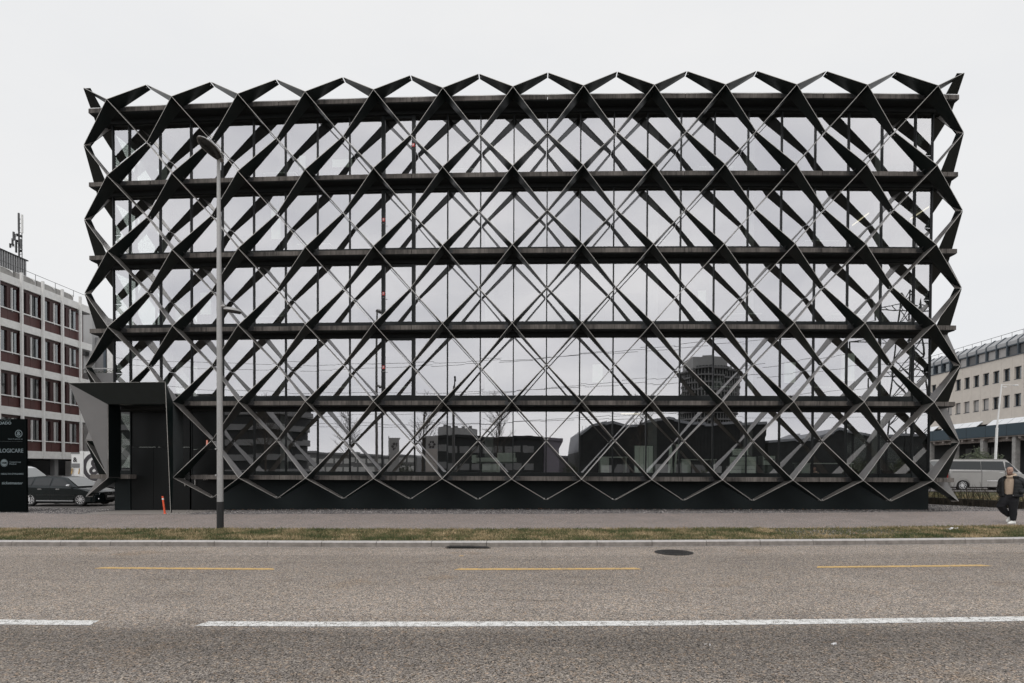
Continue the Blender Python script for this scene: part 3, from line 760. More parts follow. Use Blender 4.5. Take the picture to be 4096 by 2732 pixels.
inside('pinboard', 'small pale board above the wide ruled board inside the ground floor', 'board', brd(9.75, 10.45, 2.42, 2.7, .45, False))
def plot(b):
    b.box(-1.75, .15, .6, 1.1, 2.1, 2.28, 0); b.box(-1.85, -1.65, .55, 1.15, 2.05, 2.4, 0); b.box(-.7, .1, .6, 1.1, 2.28, 2.5, 0); b.box(-1.4, -.6, .7, 1.0, 1.55, 2.05, 0); b.box(-1.6, .05, .62, 1.05, 2.0, 2.1, 1)
    return ['machine', 'boardf']
inside('large_plotter', 'long pale plotting machine inside the middle ground floor windows', 'machine', plot)
def rolls(b):
    for k_, (x, tl) in enumerate(((6.95, .05), (7.08, -.04), (7.2, .12))): b.tube((x, .5, zf), (x + tl, .5, 2.75 + .08 * k_), .045, n=8)
    return ['board']
inside('paper_rolls', 'pale upright paper rolls inside the ground floor beside the tall board', 'rolls', rolls)
def desk(x0_, x1_, z=2.25):
    def f(b):
        b.box(x0_, x1_, .9, 1.7, z - .04, z, 0); b.box(x0_ + .05, x0_ + .45, .95, 1.6, zf, z - .05, 0); b.box(x1_ - .1, x1_ - .05, .95, 1.6, zf, z - .05, 0); return ['machine']
    return f
inside('work_table', 'pale work table inside the ground floor between the two ruled boards', 'table', desk(7.6, 9.2))
inside('work_table', 'pale work table inside the ground floor left of the tall ruled board', 'table', desk(3.9, 5.2, 2.35))
inside('work_table', 'work table inside the ground floor towards the right corner', 'table', desk(13, 15.4, 2.1))
inside('inner_door', 'brown door leaf inside the ground floor near the large plotting machine', 'door', lambda b: (b.box(-4.1, -3.55, 1.4, 1.46, zf, 2.7, 0), ['wood'])[1])
def prn(b):
    b.box(11.2, 11.75, .7, 1.2, 2.0, 2.4, 0); b.box(11.25, 11.7, .66, .7, 2.2, 2.26, 1); b.box(11.15, 11.8, .65, 1.25, zf, 1.95, 1); return ['machine', 'boardf']
inside('office_printer', 'pale printer on a dark cabinet inside the ground floor right of the boards', 'printer', prn)
rnd = random.Random(11)
for fl, xs_ in ((1, (-8.3, -6, 3.4, 8.4, 12.6)), (2, (-12, 2.2, 9.5, 14.1)), (3, (-9.8, 5.2, 12.9)), (4, (-11.4, -3.3, 8.2))):
    for n_, x in enumerate(xs_):
        z = zs(fl) + .04
        nm = ('first', 'second', 'third', 'fourth', 'fifth')[n_]; fn_ = ('ground', 'first', 'second', 'third', 'top')[fl]
        def dk(b, x=x, z=z):
            b.box(x, x + 1.5, .5, 1.2, z + .7, z + .74, 0); b.box(x + .03, x + .07, .55, 1.15, z, z + .7, 1); b.box(x + 1.43, x + 1.47, .55, 1.15, z, z + .7, 1); b.box(x + .5, x + 1.0, .75, .8, z + .8, z + 1.15, 1); return ['machine', 'boardf']
        inside('office_desk', '%s pale office desk from the left behind the %s floor windows' % (nm, fn_), 'desk', dk)

for n_, (fl, x, z0_, w_, h_, what) in enumerate(((3, -10.9, .9, .45, 1.3, 'top right'), (4, -9.6, .75, .3, .6, 'a'), (4, -8.1, .8, .9, .35, 'b'), (2, -14.2, .8, .5, 1.0, 'c'), (1, 11.9, .9, .5, .9, 'd'), (1, 14.4, 1.0, .6, 1.2, 'e'), (2, 8.1, .8, .35, .9, 'f'), (1, -4.9 + 8.4, .9, .45, .8, 'g'))):
    z = zs(fl) + z0_
    lab = ('upright pale board inside the third floor windows left of the balcony doors', 'small pale box stack inside the top floor windows near the street lamp head', 'row of white folders inside the top floor windows left of the balcony door',
           'pale board inside the second floor windows near the left corner', 'pale board inside the first floor windows right of the reflected tower', 'tall pale board inside the first floor windows near the right corner', 'narrow pale board inside the second floor windows above the reflected tower', 'pale board inside the first floor windows near the middle of the facade')[n_]
    def bb(b, x=x, z=z, w_=w_, h_=h_):
        b.box(x, x + w_, .22, .26, z, z + h_, 0); b.box(x - .02, x, .21, .27, z - .02, z + h_ + .02, 1); b.box(x + w_, x + w_ + .02, .21, .27, z - .02, z + h_ + .02, 1); b.box(x + .05, x + .08, .24, .5, zs(fl) + .03, z, 1); b.box(x + w_ - .08, x + w_ - .05, .24, .5, zs(fl) + .03, z, 1); return ['board', 'boardf']
    inside('display_board', lab, 'board', bb)

# ------------------------------------------------------------------ street lamp
L = (-8.563, -8.144, H(-8.56))
lamp = thing('street_lamp', 'tall grey street lamp with black base standing on the verge in front of the building', 'street lamp', L)
MB().tube((L[0], L[1], L[2] - .05), (L[0], L[1], L[2] + .83), .1, .094, 20).build('base_sleeve', 'pblack', lamp, smooth=False)
b = MB(); b.tube((L[0], L[1], L[2] + .83), (L[0] - .01, L[1], 6.2), .09, .075, 20); b.tube((L[0] - .01, L[1], 6.2), (L[0] - .02, L[1], 11.0), .075, .048, 20)
b.box(L[0] - .1, L[0] - .06, L[1] - .1, L[1] - .08, 1.55, 1.6); b.tube((L[0] - .07, L[1] - .07, 2.36), (L[0] - .07, L[1] - .12, 2.36), .025)
b.build('pole', 'pole', lamp)
hd = thing('lamp_head', None, None) if False else None
# luminaire: long flattened shell reaching out over the road to the left
def luminaire(base, dirx, ln, wd, ht, tilt, par, name='lamp_head'):
    bx, by, bz = base; d = Vector(dirx).normalized(); sd_ = Vector((-d.y, d.x, 0)); up = Vector((0, 0, 1)); d2 = (d * math.cos(tilt) + up * math.sin(tilt)); u2 = (-d * math.sin(tilt) + up * math.cos(tilt))
    top = MB(); rings = []; lo = []
    prof = [(0, .25, .5), (.08, .42, .75), (.2, .62, .9), (.4, .92, 1), (.6, 1, .95), (.8, .85, .75), (.93, .55, .45), (1, .2, .15)]
    for t, w_, h_ in prof:
        cpt = Vector(base) + d2 * ln * t; ring = []
        for k_ in range(12):
            a = math.pi * k_ / 11; ring.append(cpt + sd_ * math.cos(a) * wd / 2 * w_ + u2 * math.sin(a) * ht * h_)
        rings.append(ring)
    top.loft(rings, closed=False)
    for t in (0, -1): top.face(rings[t])
    un = [Vector(base) + d2 * ln * t + sd_ * wd / 2 * w_ for t, w_, h_ in prof]; un2 = [Vector(base) + d2 * ln * t - sd_ * wd / 2 * w_ for t, w_, h_ in prof]
    top.face(un + un2[::-1])
    hdo = top.build(name, 'pole', par)
    ln_ = MB(); sel = prof[2:7]
    a = [Vector(base) + d2 * ln * t + sd_ * wd / 2 * w_ * .85 - u2 * .012 for t, w_, h_ in sel]; b2 = [Vector(base) + d2 * ln * t - sd_ * wd / 2 * w_ * .85 - u2 * .012 for t, w_, h_ in sel]
    mid = [Vector(base) + d2 * ln * t - u2 * .07 for t, w_, h_ in sel]
    ln_.loft([a, mid, b2], closed=False)
    ln_.build('lens', 'lamplens', hdo, smooth=True); return hdo
luminaire((L[0] + .02, L[1] + .12, 10.98), (-.04, -1, 0), 1.12, .46, .14, .12, lamp)
b = MB(); b.tube((L[0] - .01, L[1], 6.62), (L[0] + .14, L[1] + .04, 6.66), .05, .04, 10)
b.build('side_arm', 'pole', lamp)
luminaire((L[0] + .08, L[1] + .05, 6.56), (.85, .3, 0), .52, .26, .1, -.1, lamp)

# ------------------------------------------------------------------ orange post
b0 = (-14.42, -1.75, H(-14.42)); op = thing('marker_post', 'leaning orange marker post with white band in front of the entrance', 'post', b0)
b = MB(); t0 = Vector(b0); t1 = Vector((-14.5, -1.78, .6)); b.tube(t0, t1, .036, .034, 12); pole_ = b.build('post', 'orange', op)
a = t0.lerp(t1, .8); e = t0.lerp(t1, .88); MB().tube(a, e, .0375, .0372, 12).build('reflective_band', 'white', op)
MB().tube((b0[0], b0[1], b0[2] - .01), (b0[0], b0[1], b0[2] + .02), .07, .05, 12).build('foot', 'orange', op)

# ------------------------------------------------------------------ sign totem
T = (-22.2, -.8, H(-22)); tt = thing('sign_pylon', 'black free-standing sign pylon with tenant names at the left edge', 'sign', T)
MB().box(-23.0, -21.18, -.8, -.72, -.25, 3.88).build('panel', 'sign', tt)
def sx_(px): return -21.18 + (px - 107) / 91.
def sz_(py): return -.19 + (2048 - py) / 91. - .02
def st_(body, xl, xr, base, capsrc, mat='text', bold=0.0, shear=0):
    size = capsrc / 91. / .70
    o = text(body, size, mat, tt, (0, 0, 0), (1, 0, 0), (0, 0, 1), ext=.003, bold=bold, shear=shear)
    me = o.data; xs__ = [v.co.x for v in me.vertices]; a, e = min(xs__), max(xs__); tw = (xr - xl) / 91.; k_ = tw / (e - a)
    ox, oy, oz = sx_(xl) - T[0], -.805 - T[1], sz_(base) - T[2]
    bz = 0 + T[2]; 
    for v in me.vertices:
        v.co.x = (v.co.x - a) * k_ + ox; v.co.y = v.co.y + T[1] + oy; v.co.z = v.co.z + T[2] + oz
    return o
st_('HAUS', -3, 45, 1683, 12, 'textdim', .002)
st_('DADO', -2, 47, 1697.5, 11, 'text', .004)
st_('hauser & partner ag', 34, 92, 1757, 4, 'text'); st_('dreidimensionale kommunikation', 1, 92, 1766, 3.4, 'textdim')
st_('LOGICARE', 1, 95, 1809, 15.5, 'text', .002)
st_('CompuGroup', 39, 85, 1849, 5.5); st_('Medical', 39, 66, 1857, 5.5)
st_('HEALTH DYNAMIC', 4, 96, 1897, 6.5, 'text', .001)
st_('ticketmaster', 7, 93, 1935, 10.5, 'text', .003, .25)
def ring(cx_, cz_, r0, r1, y, n=28):
    b = MB()
    for k_ in range(n):
        a, e = 2 * math.pi * k_ / n, 2 * math.pi * (k_ + 1) / n
        b.hexa([(cx_ + r0 * math.cos(a), y, cz_ + r0 * math.sin(a)), (cx_ + r1 * math.cos(a), y, cz_ + r1 * math.sin(a)), (cx_ + r1 * math.cos(e), y, cz_ + r1 * math.sin(e)), (cx_ + r0 * math.cos(e), y, cz_ + r0 * math.sin(e)),
                (cx_ + r0 * math.cos(a), y + .004, cz_ + r0 * math.sin(a)), (cx_ + r1 * math.cos(a), y + .004, cz_ + r1 * math.sin(a)), (cx_ + r1 * math.cos(e), y + .004, cz_ + r1 * math.sin(e)), (cx_ + r0 * math.cos(e), y + .004, cz_ + r0 * math.sin(e))])
    return b
ring(sx_(77), sz_(1734), .135, .165, -.806).build('emblem', 'text', tt)
st_('&', 69, 86, 1741, 16, 'text', .004)
b = ring(sx_(17), sz_(1850.5), .15, .165, -.806); b2 = ring(sx_(17), sz_(1850), .001, .135, -.806); o = len(b.v); b.v += b2.v; b.f += [tuple(o + i_ for i_ in f) for f in b2.f]; b.m += b2.m; b.build('emblem', 'text', tt)
o = st_('CGM', 8, 27, 1853, 6, 'sign', .004); 
for v in o.data.vertices: v.co.y -= .006

# ------------------------------------------------------------------ vehicles
def wheel(par, x, y, z, r, side_, spokes=10, wd=.2, rr=.66):
    b = MB(); s_ = side_
    prof = [(r * rr, 0), (r * .93, 0), (r, .03), (r, wd - .03), (r * .9, wd), (r * rr, wd)]
    n = 28; rings = []
    for k_ in range(n + 1):
        a = 2 * math.pi * k_ / n; rings.append([(x + q * math.cos(a), y + s_ * (d_), z + q * math.sin(a)) for q, d_ in prof])
    b.loft(rings, closed=False); b.tube((x, y + s_ * .09, z), (x, y + s_ * .1, z), r * rr, n=20)
    w_ = b.build('wheel', 'tyre', par)
    b = MB()
    rr2 = r * rr
    for k_ in range(spokes):
        a = 2 * math.pi * k_ / spokes + .15; ca, sa = math.cos(a), math.sin(a)
        b.hexa([(x + q * ca + t * sa * 1, y + s_ * yy, z + q * sa - t * ca) for yy in (.012, .05) for q, t in ((.03, .022), (rr2, .016), (rr2, -.016), (.03, -.022))])
    b.tube((x, y + s_ * .005, z), (x, y + s_ * .06, z), .055, n=14)
    for k_ in range(24):
        a, e = 2 * math.pi * k_ / 24, 2 * math.pi * (k_ + 1) / 24
        b.hexa([(x + q * math.cos(t), y + s_ * yy, z + q * math.sin(t)) for yy in (.0, .05) for q, t in ((rr2 * .93, a), (rr2 * 1.02, a), (rr2 * 1.02, e), (rr2 * .93, e))])
    b.build('rim', 'alloy', w_); return w_
def arch(cx_, r, zb, n=10):
    # points of a wheel arch, from rear to front (x increasing) at sill height zb
    a0 = math.asin(max(-1, min(1, (zb - 0) / r))) if False else 0
    return [(cx_ - r * math.cos(math.pi * k_ / n), zb + (r) * math.sin(math.pi * k_ / n)) for k_ in range(n + 1)]
def body(par, top, wheels, ar, zb, W, mat, bev=.06, name='body', nose=0, tail=0, xf=None, xr=None):
    # top: list (x,z) from rear to front along the upper outline (belt); underside with arches
    under = []
    xr = top[0][0]; xf = top[-1][0]; pts = [(xf, zb)]
    for cx_ in sorted(wheels, reverse=True):
        pts += arch(cx_, ar, zb)[::-1]
    pts += [(xr, zb)]
    outl = [(x, z) for x, z in top] + pts
    cx0 = sum(p[0] for p in outl) / len(outl); cz0 = sum(p[1] for p in outl) / len(outl)
    n = len(outl)
    def inset(d, dx=0):
        res = []
        for x, z in outl:
            k_ = 0
            zz = z - d * .9 if z > cz0 + .05 and (x, z) in top else z
            xx = x
            if x > xf - .9: xx = x - dx * ((x - (xf - .9)) / .9) ** 2
            if x < xr + .7: xx = xx + dx * .6 * (((xr + .7) - x) / .7) ** 2
            res.append((xx, zz))
        return res
    b = MB(); rings = []
    lay = [(-W / 2, .07, .34), (-W / 2 + .025, .035, .24), (-W / 2 + .09, .01, .14), (-W / 2 + .3, 0, .04), (0, -.02, 0), (W / 2 - .3, 0, .04), (W / 2 - .09, .01, .14), (W / 2 - .025, .035, .24), (W / 2, .07, .34)]
    for y, d, dx in lay: rings.append([(x, y, z) for x, z in inset(d, dx * (nose or 1))])
    b.loft(rings); o = b.build(name, mat, par); me = o.data
    for p in me.polygons: p.use_smooth = len(p.vertices) == 4
    m_ = o.modifiers.new('e', 'EDGE_SPLIT'); m_.split_angle = R(32)
    # dark wheel wells
    q = MB()
    for cx_ in wheels: q.box(cx_ - ar * .98, cx_ + ar * .98, -W / 2 + .25, W / 2 - .25, zb + .02, zb + ar * .98)
    q.box(xr + .3, xf - .3, -W / 2 + .25, W / 2 - .25, zb - .08, zb + .1); q.build('underbody', 'plastic', par); return o
def cabin(par, roof, base, W, WT, mat, wins, gmat='cglass', front=True, rear=True):
    """roof: [(x,z)..] rear->front upper outline; base: (xr,zr),(xf,zf) lower ends. wins: side window polygons in x,z"""
    outl = [base[0]] + roof + [base[1]]; zlo = min(base[0][1], base[1][1]); zhi = max(z for x, z in roof)
    yw = lambda z: W / 2 - (W - WT) / 2 * ((z - zlo) / (zhi - zlo)) ** 1.3
    b = MB(); n = len(outl)
    rings = []
    for f in (-1, -.92, -.6, 0, .6, .92, 1):
        rings.append([(x, f * yw(z), z + (.03 if abs(f) < .95 else 0) * (z > zlo + .2) * (1 if abs(f) < .7 else .6)) for x, z in outl])
    b.loft(rings); o = b.build('cabin', mat, par)
    m_ = o.modifiers.new('e', 'EDGE_SPLIT'); m_.split_angle = R(30)
    for p in o.data.polygons: p.use_smooth = len(p.vertices) == 4
    for sgn in (-1, 1):
        for wpoly in wins:
            q = MB(); q.slab([(x, sgn * (yw(z) + .004), z) for x, z in wpoly], (0, 1, 0), .012); q.build('side_window', 'cwin', par)
    def cross(p, q2, nm):
        dx = q2[0] - p[0]; dz = q2[1] - p[1]; nrm = Vector((-dz, 0, dx)).normalized()
        if nrm.z < 0: nrm = -nrm
        a, e = Vector((p[0], 0, p[1])), Vector((q2[0], 0, q2[1])); pts = []
        A, E_ = a.lerp(e, .06), a.lerp(e, .95)
        ya, ye = yw(A.z) * .9, yw(E_.z) * .88; off = nrm * .036
        MB().slab([A + off + Vector((0, -ya, 0)), A + off + Vector((0, ya, 0)), E_ + off + Vector((0, ye, 0)), E_ + off + Vector((0, -ye, 0))], nrm, .01).build(nm, 'cscreen', par)
    if front: cross(base[1], roof[-1], 'windscreen')
    if rear: cross(base[0], roof[0], 'rear_window')
    return o
def cwin(name, c_, rough):
    m, t, b = newmat(name); b.inputs['Base Color'].default_value = (*c_, 1); b.inputs['Roughness'].default_value = rough; b.inputs['Specular IOR Level'].default_value = 1.0
    b.inputs['Specular IOR Level'].default_value = .45; return m
M['cwin'] = cwin('tinted_side_glass', (.012, .015, .016), .08); M['cscreen'] = cwin('windscreen_glass', (.3, .31, .31), .03)

def ped(z): return z
# dark estate car: length 4.5, faces +X, rear axle at x=-1.3, front axle +1.3 (local)
car = thing('parked_car', 'dark green-black estate car parked beside the sign pylon left of the entrance', 'car', (-23.05, 3.75, -.17), local=True)
top = [(-2.16, .62), (-2.17, .86), (-2.1, 1.0), (-1.5, 1.0), (-.5, .97), (.75, .95), (1.3, .9), (1.9, .79), (2.12, .68), (2.17, .5)]
body(car, top, (-1.29, 1.29), .36, .2, 1.77, 'cardark')
cabin(car, [(-1.95, 1.22), (-1.6, 1.42), (-.9, 1.475), (.0, 1.47), (.35, 1.42)], ((-2.08, .96), (1.12, .93)), 1.66, 1.2, 'cardark',
      [[(-1.82, 1.05), (-1.28, 1.03), (-1.22, 1.37), (-1.5, 1.35), (-1.7, 1.22)], [(-1.2, 1.03), (-.32, 1.01), (-.3, 1.39), (-1.13, 1.38)], [(-.22, 1.01), (.83, .99), (.38, 1.29), (.2, 1.37), (-.2, 1.39)]])
for x in (-1.29, 1.29):
    for sgn in (-1, 1): wheel(car, x, sgn * .88, .32, .32, -sgn, 10, .2, .7)
for x in (-.78, .15): MB().box(x - .1, x + .1, -.9, -.885, .83, .86).build('door_handle', 'chrome', car)
b = MB()
for x in (-1.25, -.27): b.box(x - .006, x + .006, -.892, -.87, .25, .93)
b.box(-.95, 1.0, -.9, -.87, .54, .56, 0); b.build('door_seam', 'plastic', car)
MB().box(-.95, .95, -.895, -.86, .24, .29).build('sill_trim', 'corr', car)
b = MB(); b.sphere((.78, -1.0, 1.03), .1, 10, sq=(1.2, .9, .65)); b.tube((.78, -.93, 1.0), (.82, -.8, .95), .02); b.build('wing_mirror', 'chrome', car)
for sgn in (-1, 1):
    MB().hexa([(1.8, sgn * .84, .6), (2.1, sgn * .62, .6), (2.1, sgn * .52, .6), (1.9, sgn * .55, .6), (1.72, sgn * .8, .73), (2.02, sgn * .62, .71), (2.02, sgn * .52, .71), (1.85, sgn * .5, .73)]).build('headlight', 'headl', car)
    MB().tube((2.0, sgn * .66, .36), (2.08, sgn * .62, .36), .06, n=10).build('fog_lamp', 'chrome', car)
b = MB(); b.slab([(2.175, -.4, .7), (2.175, .4, .7), (2.19, .3, .28), (2.19, -.3, .28)], (1, 0, 0), .02)
gr = b.build('grille', 'plastic', car)
b = MB()
for k_ in range(8): y = -.3 + .086 * k_; b.box(2.19, 2.2, y - .006, y + .006, .32, .68)
b.build('grille_bar', 'chrome', gr)
b = MB()
for k_ in range(4): 
    b2 = []
    for t in range(10):
        a, e = 2 * math.pi * t / 10, 2 * math.pi * (t + 1) / 10; cy = -.09 + .06 * k_
        b.tube((2.21, cy + .04 * math.cos(a), .62 + .04 * math.sin(a)), (2.21, cy + .04 * math.cos(e), .62 + .04 * math.sin(e)), .006, n=4)
b.build('emblem', 'chrome', gr)
npl = MB().box(2.2, 2.215, -.24, .24, .42, .52).build('number_plate', 'white', gr)
MB().slab([(-1.0, 0, 1.5), (-1.12, 0, 1.56), (-1.14, 0, 1.5)], (0, 1, 0), .02).build('roof_aerial', 'plastic', car)

# white people carrier behind it
vn = thing('parked_van', 'white van with sloping windscreen half hidden behind the sign pylon and the dark car', 'van', (-30.2, 8.2, -.18), local=True)
body(vn, [(-2.4, .6), (-2.42, 1.1), (-2.3, 1.2), (.9, 1.2), (1.6, 1.12), (2.2, .95), (2.4, .7), (2.42, .5)], (-1.5, 1.5), .38, .25, 1.9, 'carwhite')
cabin(vn, [(-2.3, 1.85), (-2.0, 1.98), (0, 2.02), (.5, 1.98), (.75, 1.9)], ((-2.38, 1.15), (1.75, 1.1)), 1.84, 1.55, 'carwhite', [[(-2.1, 1.3), (-.2, 1.3), (-.2, 1.8), (-2.0, 1.8)], [(-.1, 1.3), (1.3, 1.2), (.7, 1.75), (-.1, 1.8)]])
for x in (-1.5, 1.5):
    for sgn in (-1, 1): wheel(vn, x, sgn * .95, .34, .34, -sgn, 8)

# box lorry with ring emblem
tk = thing('box_lorry', 'white box lorry with a large grey ampersand ring on its side behind the entrance', 'lorry', (-26, 9, -.2))
b = MB(); b.box(-26.6, -20.2, 9, 11.3, .88, 2.72); b.box(-26.67, -26.45, 8.97, 11.33, .85, 2.76); bx_ = b.build('cargo_box', 'white', tk)
b = MB(); b.box(-27.3, -26.68, 9.1, 11.2, .7, 2.66, 0); b.box(-27.32, -26.66, 9.06, 9.1, 1.75, 2.0, 1); b.box(-27.32, -26.66, 9.06, 9.1, 2.6, 2.68, 1); b.build('tail_lift', ['white', 'gray3'], tk)
for x in (-27.25, -26.8): MB().tube((x, 9.03, 1.35), (x + .06, 9.03, 1.7), .035, n=6).build('strap', 'paint_y', tk)
ring(-25.66, 1.8, .64, .88, 8.985, 36).build('emblem', 'trlogo', bx_)
text('&', 1.35, 'trlogo', bx_, (-26.12, 8.99, 1.34), (1, 0, 0), (0, 0, 1), name='emblem', bold=.03)
text('&', .4, 'trlogo', bx_, (-27.2, 9.085, 2.1), (1, 0, 0), (0, 0, 1), name='emblem', bold=.01)
MB().box(-28, -20.2, 9.2, 11.1, .55, .8).build('chassis', 'plastic', tk)
MB().box(-20.1, -18.2, 9.1, 11.2, .5, 2.5).build('cab', 'white', tk)
for x in (-26.6, -19.3):
    for y, s_ in ((9.05, 1), (11.25, -1)): wheel(tk, x, y, .25, .45, s_, 8, .25)

# silver van
sv = thing('silver_van', 'long silver van with dark side glass parked behind the hedge at the right', 'van', (29.95, 12.9, .47), local=True)
body(sv, [(-2.62, .5), (-2.67, .9), (-2.66, 1.2), (-2.6, 1.32), (1.4, 1.3), (1.9, 1.14), (2.45, .98), (2.62, .7), (2.66, .5)], (-1.7, 1.6), .43, .26, 1.98, 'carsilver', nose=1)
cabin(sv, [(-2.5, 1.9), (-2.4, 1.97), (-1, 2.0), (.8, 2.0), (1.1, 1.95)], ((-2.64, 1.26), (2.0, 1.1)), 1.94, 1.72, 'carsilver',
      [[(-2.52, 1.42), (-2.4, 1.36), (-.55, 1.34), (-.55, 1.88), (-2.4, 1.88)], [(-.52, 1.34), (.95, 1.3), (.85, 1.88), (-.52, 1.88)], [(1.05, 1.28), (1.75, 1.2), (1.25, 1.78), (1.0, 1.86), (.98, 1.5)]])
for x in (-1.7, 1.6):
    for sgn in (-1, 1): wheel(sv, x, sgn * .99, .35, .35, -sgn, 10, .22, .66)
b = MB()
for k_ in range(14):
    a, e = math.pi * (k_ / 14), math.pi * ((k_ + 1) / 14)
    b.hexa([(-1.7 + q * math.cos(t), yy, .33 + q * math.sin(t)) for yy in (-1.015, -.95) for q, t in ((.44, a), (.54, a), (.54, e), (.44, e))])
b.build('wheel_arch_flare', 'carsilver', sv)
MB().box(-2.35, -.55, -1.0, -.98, 1.19, 1.215).build('slide_rail', 'plastic', sv)
b = MB(); b.box(-.53, -.515, -1.0, -.98, .3, 1.32); b.box(.93, .945, -1.0, -.98, .3, 1.3); b.build('door_seam', 'plastic', sv)
MB().box(-.2, 2.0, -1.0, -.97, .62, .68).build('side_moulding', 'chrome', sv)
b = MB(); b.box(-.1, 2.0, -.999, -.972, .55, .6); b.build('side_moulding', 'carsilver', sv)
MB().box(.55, .8, -1.01, -.985, 1.15, 1.18).build('door_handle', 'chrome', sv)
MB().box(-2.69, -2.62, -.99, -.85, .75, 1.1).build('tail_light', 'redlamp', sv)
MB().box(-2.5, 1.0, -.9, -.86, 1.985, 2.02).build('roof_rail', 'carsilver', sv)
wv = thing('white_van', 'white panel van seen behind the right corner of the building, left of the silver van', 'van', (25.6, 16.5, .5), local=True)
body(wv, [(-2.5, .5), (-2.5, 1.2), (-2.45, 1.3), (1.2, 1.3), (1.8, 1.1), (2.3, .95), (2.5, .5)], (-1.6, 1.5), .4, .26, 1.95, 'carwhite')
cabin(wv, [(-2.45, 1.9), (-2.2, 1.98), (.6, 2.0), (1.0, 1.92)], ((-2.48, 1.25), (1.8, 1.1)), 1.9, 1.72, 'carwhite', [[(.6, 1.35), (1.5, 1.2), (1.0, 1.75), (.6, 1.8)]])
for x in (-1.6, 1.5):
    for sgn in (-1, 1): wheel(wv, x, sgn * .97, .33, .33, -sgn, 8)

# ------------------------------------------------------------------ red-and-white office building (left)
def LBx(y): return -38.4 - .05 * y
lb = thing('red_panel_building', 'white framed office building with oxblood spandrels and ribbon windows at the left', 'building', (-45, 16, 0))
def lhex(b, ya, yb, o0, o1, z0, z1, mi=0):  # o: outwards (+x)
    b.hexa([(LBx(ya) + o0, ya, z0), (LBx(ya) + o1, ya, z0), (LBx(yb) + o1, yb, z0), (LBx(yb) + o0, yb, z0),
            (LBx(ya) + o0, ya, z1), (LBx(ya) + o1, ya, z1), (LBx(yb) + o1, yb, z1), (LBx(yb) + o0, yb, z1)], mi); return b
vb = [24.95 - 2.08 * k_ for k_ in range(11)][::-1]; Y0, Y1 = vb[0], 24.95
lev = [3.05, 6.4, 9.75, 13.05, 16.45]
b = MB(); lhex(b, Y0, 26.1, -14, -1.0, 2.3, 16.3); b.build('core_wall', 'darkb', lb)
b = MB(); lhex(b, Y0, 33, -14, -5.5, -.4, 2.4); b.build('ground_floor_wall', 'darkb', lb)
b = MB(); lhex(b, 25.1, 26.3, -14, -.6, 2.3, 16.3); b.build('gable_wall', 'redpanel', lb)
for z in lev:
    b = MB()
    for ya, yb in zip(vb[:-1], vb[1:]): lhex(b, ya + .02, yb - .02, -1.2, .12, z - .6, z)
    lhex(b, Y1 + .02, 26.5, -3.5, .12, z - .6, z); lhex(b, Y1 + .3, 26.35, -3.0, .05, z - .7, z - .6, 1)
    b.build('floor_band', ['offwhite', 'gray3'], lb)
for y in vb:
    b = MB(); lhex(b, y - .075, y + .075, .12, .3, 2.45, 17.0); b.build('facade_post', 'offwhite', lb)
for y in vb[::3]: b = MB(); lhex(b, y - .2, y + .2, -.8, -.4, -.4, 2.45); b.build('pilotis', 'gray3', lb)
b = MB()
for k_ in range(6): lhex(b, vb[0] + k_ * 3.3 + .1, vb[0] + k_ * 3.3 + 3.1, -5.5, -5.45, .2, 2.1)
b.build('shopfront_glass', 'oglass', lb)
for li in range(4):
    zb = lev[li]; zt = lev[li + 1] - .6
    b = MB()
    for ya, yb in zip(vb[:-1], vb[1:]):
        lhex(b, ya + .08, (ya + yb) / 2 - .01, -.5, .0, zb, zb + .8); lhex(b, (ya + yb) / 2 + .01, yb - .08, -.5, .0, zb, zb + .8)
    b.build('spandrel_panel', 'redpanel', lb)
    for bi, (ya, yb) in enumerate(zip(vb[:-1], vb[1:])):
        if bi < 3: continue
        b = MB(); lhex(b, ya + .08, yb - .08, -.3, -.05, zt - .22, zt, 0); ym = ya + (yb - ya) * (.36 if bi % 2 else .5)
        lhex(b, ym, ym + .32, -.3, -.05, zb + .88, zt - .22, 0); lhex(b, ya + .08, ya + .13, -.3, -.05, zb + .88, zt - .22, 0)
        lhex(b, ya + .08, yb - .08, -.1, .1, zb + .8, zb + .88, 1); lhex(b, ym + .34, ym + .39, -.1, .06, zb + .74, zt - .25, 1)
        f_ = b.build('window', ['redframe', 'white'], lb); b = MB(); lhex(b, ya + .13, ym, -.2, -.17, zb + .88, zt - .22); lhex(b, ym + .4, yb - .08, -.2, -.17, zb + .88, zt - .22); b.build('pane', 'oglass', f_)
        if False: b = MB(); lhex(b, ym + .45, yb - .12, -.45, -.42, zb + .7, zb + .7 + random.uniform(.6, 1.2)); b.build('blind', 'gray2', f_)
b = MB()
for ya, yb in zip(vb[:-1], vb[1:]): lhex(b, ya + .1, yb - .1, -.5, -.35, 16.45, 17.1); 
b.build('parapet', 'grayp', lb)
b = MB()
for ya, yb in zip(vb[:-1], vb[1:]):   # scalloped pale weathering caps
    ym = (ya + yb) / 2
    pts = [(LBx(ya + .1) - .34, ya + .12, 17.1)] + [(LBx(ym) - .34, ym + (yb - ya) * .38 * math.cos(math.pi * (1 - t / 8)), 16.85 + .22 * math.sin(math.pi * t / 8)) for t in range(9)] + [(LBx(yb) - .34, yb - .12, 17.1)]
    b.face(pts); 
b.build('parapet_stain', 'offwhite', lb)
b = MB()
for y in vb: b.tube((LBx(y) - .4, y, 17), (LBx(y) - .4, y, 17.55), .02, n=5)
b.tube((LBx(vb[0]) - .4, vb[0], 17.55), (LBx(26.3) - .4, 26.3, 17.55), .02, n=5); b.build('roof_railing', 'steel', lb)
b = MB(); n = 60
for k_ in range(n):
    y = 8 + (21.3 - 8) * k_ / n; lhex(b, y, y + .1, -1.6 - .05, -1.5, 16.4, 18.85)
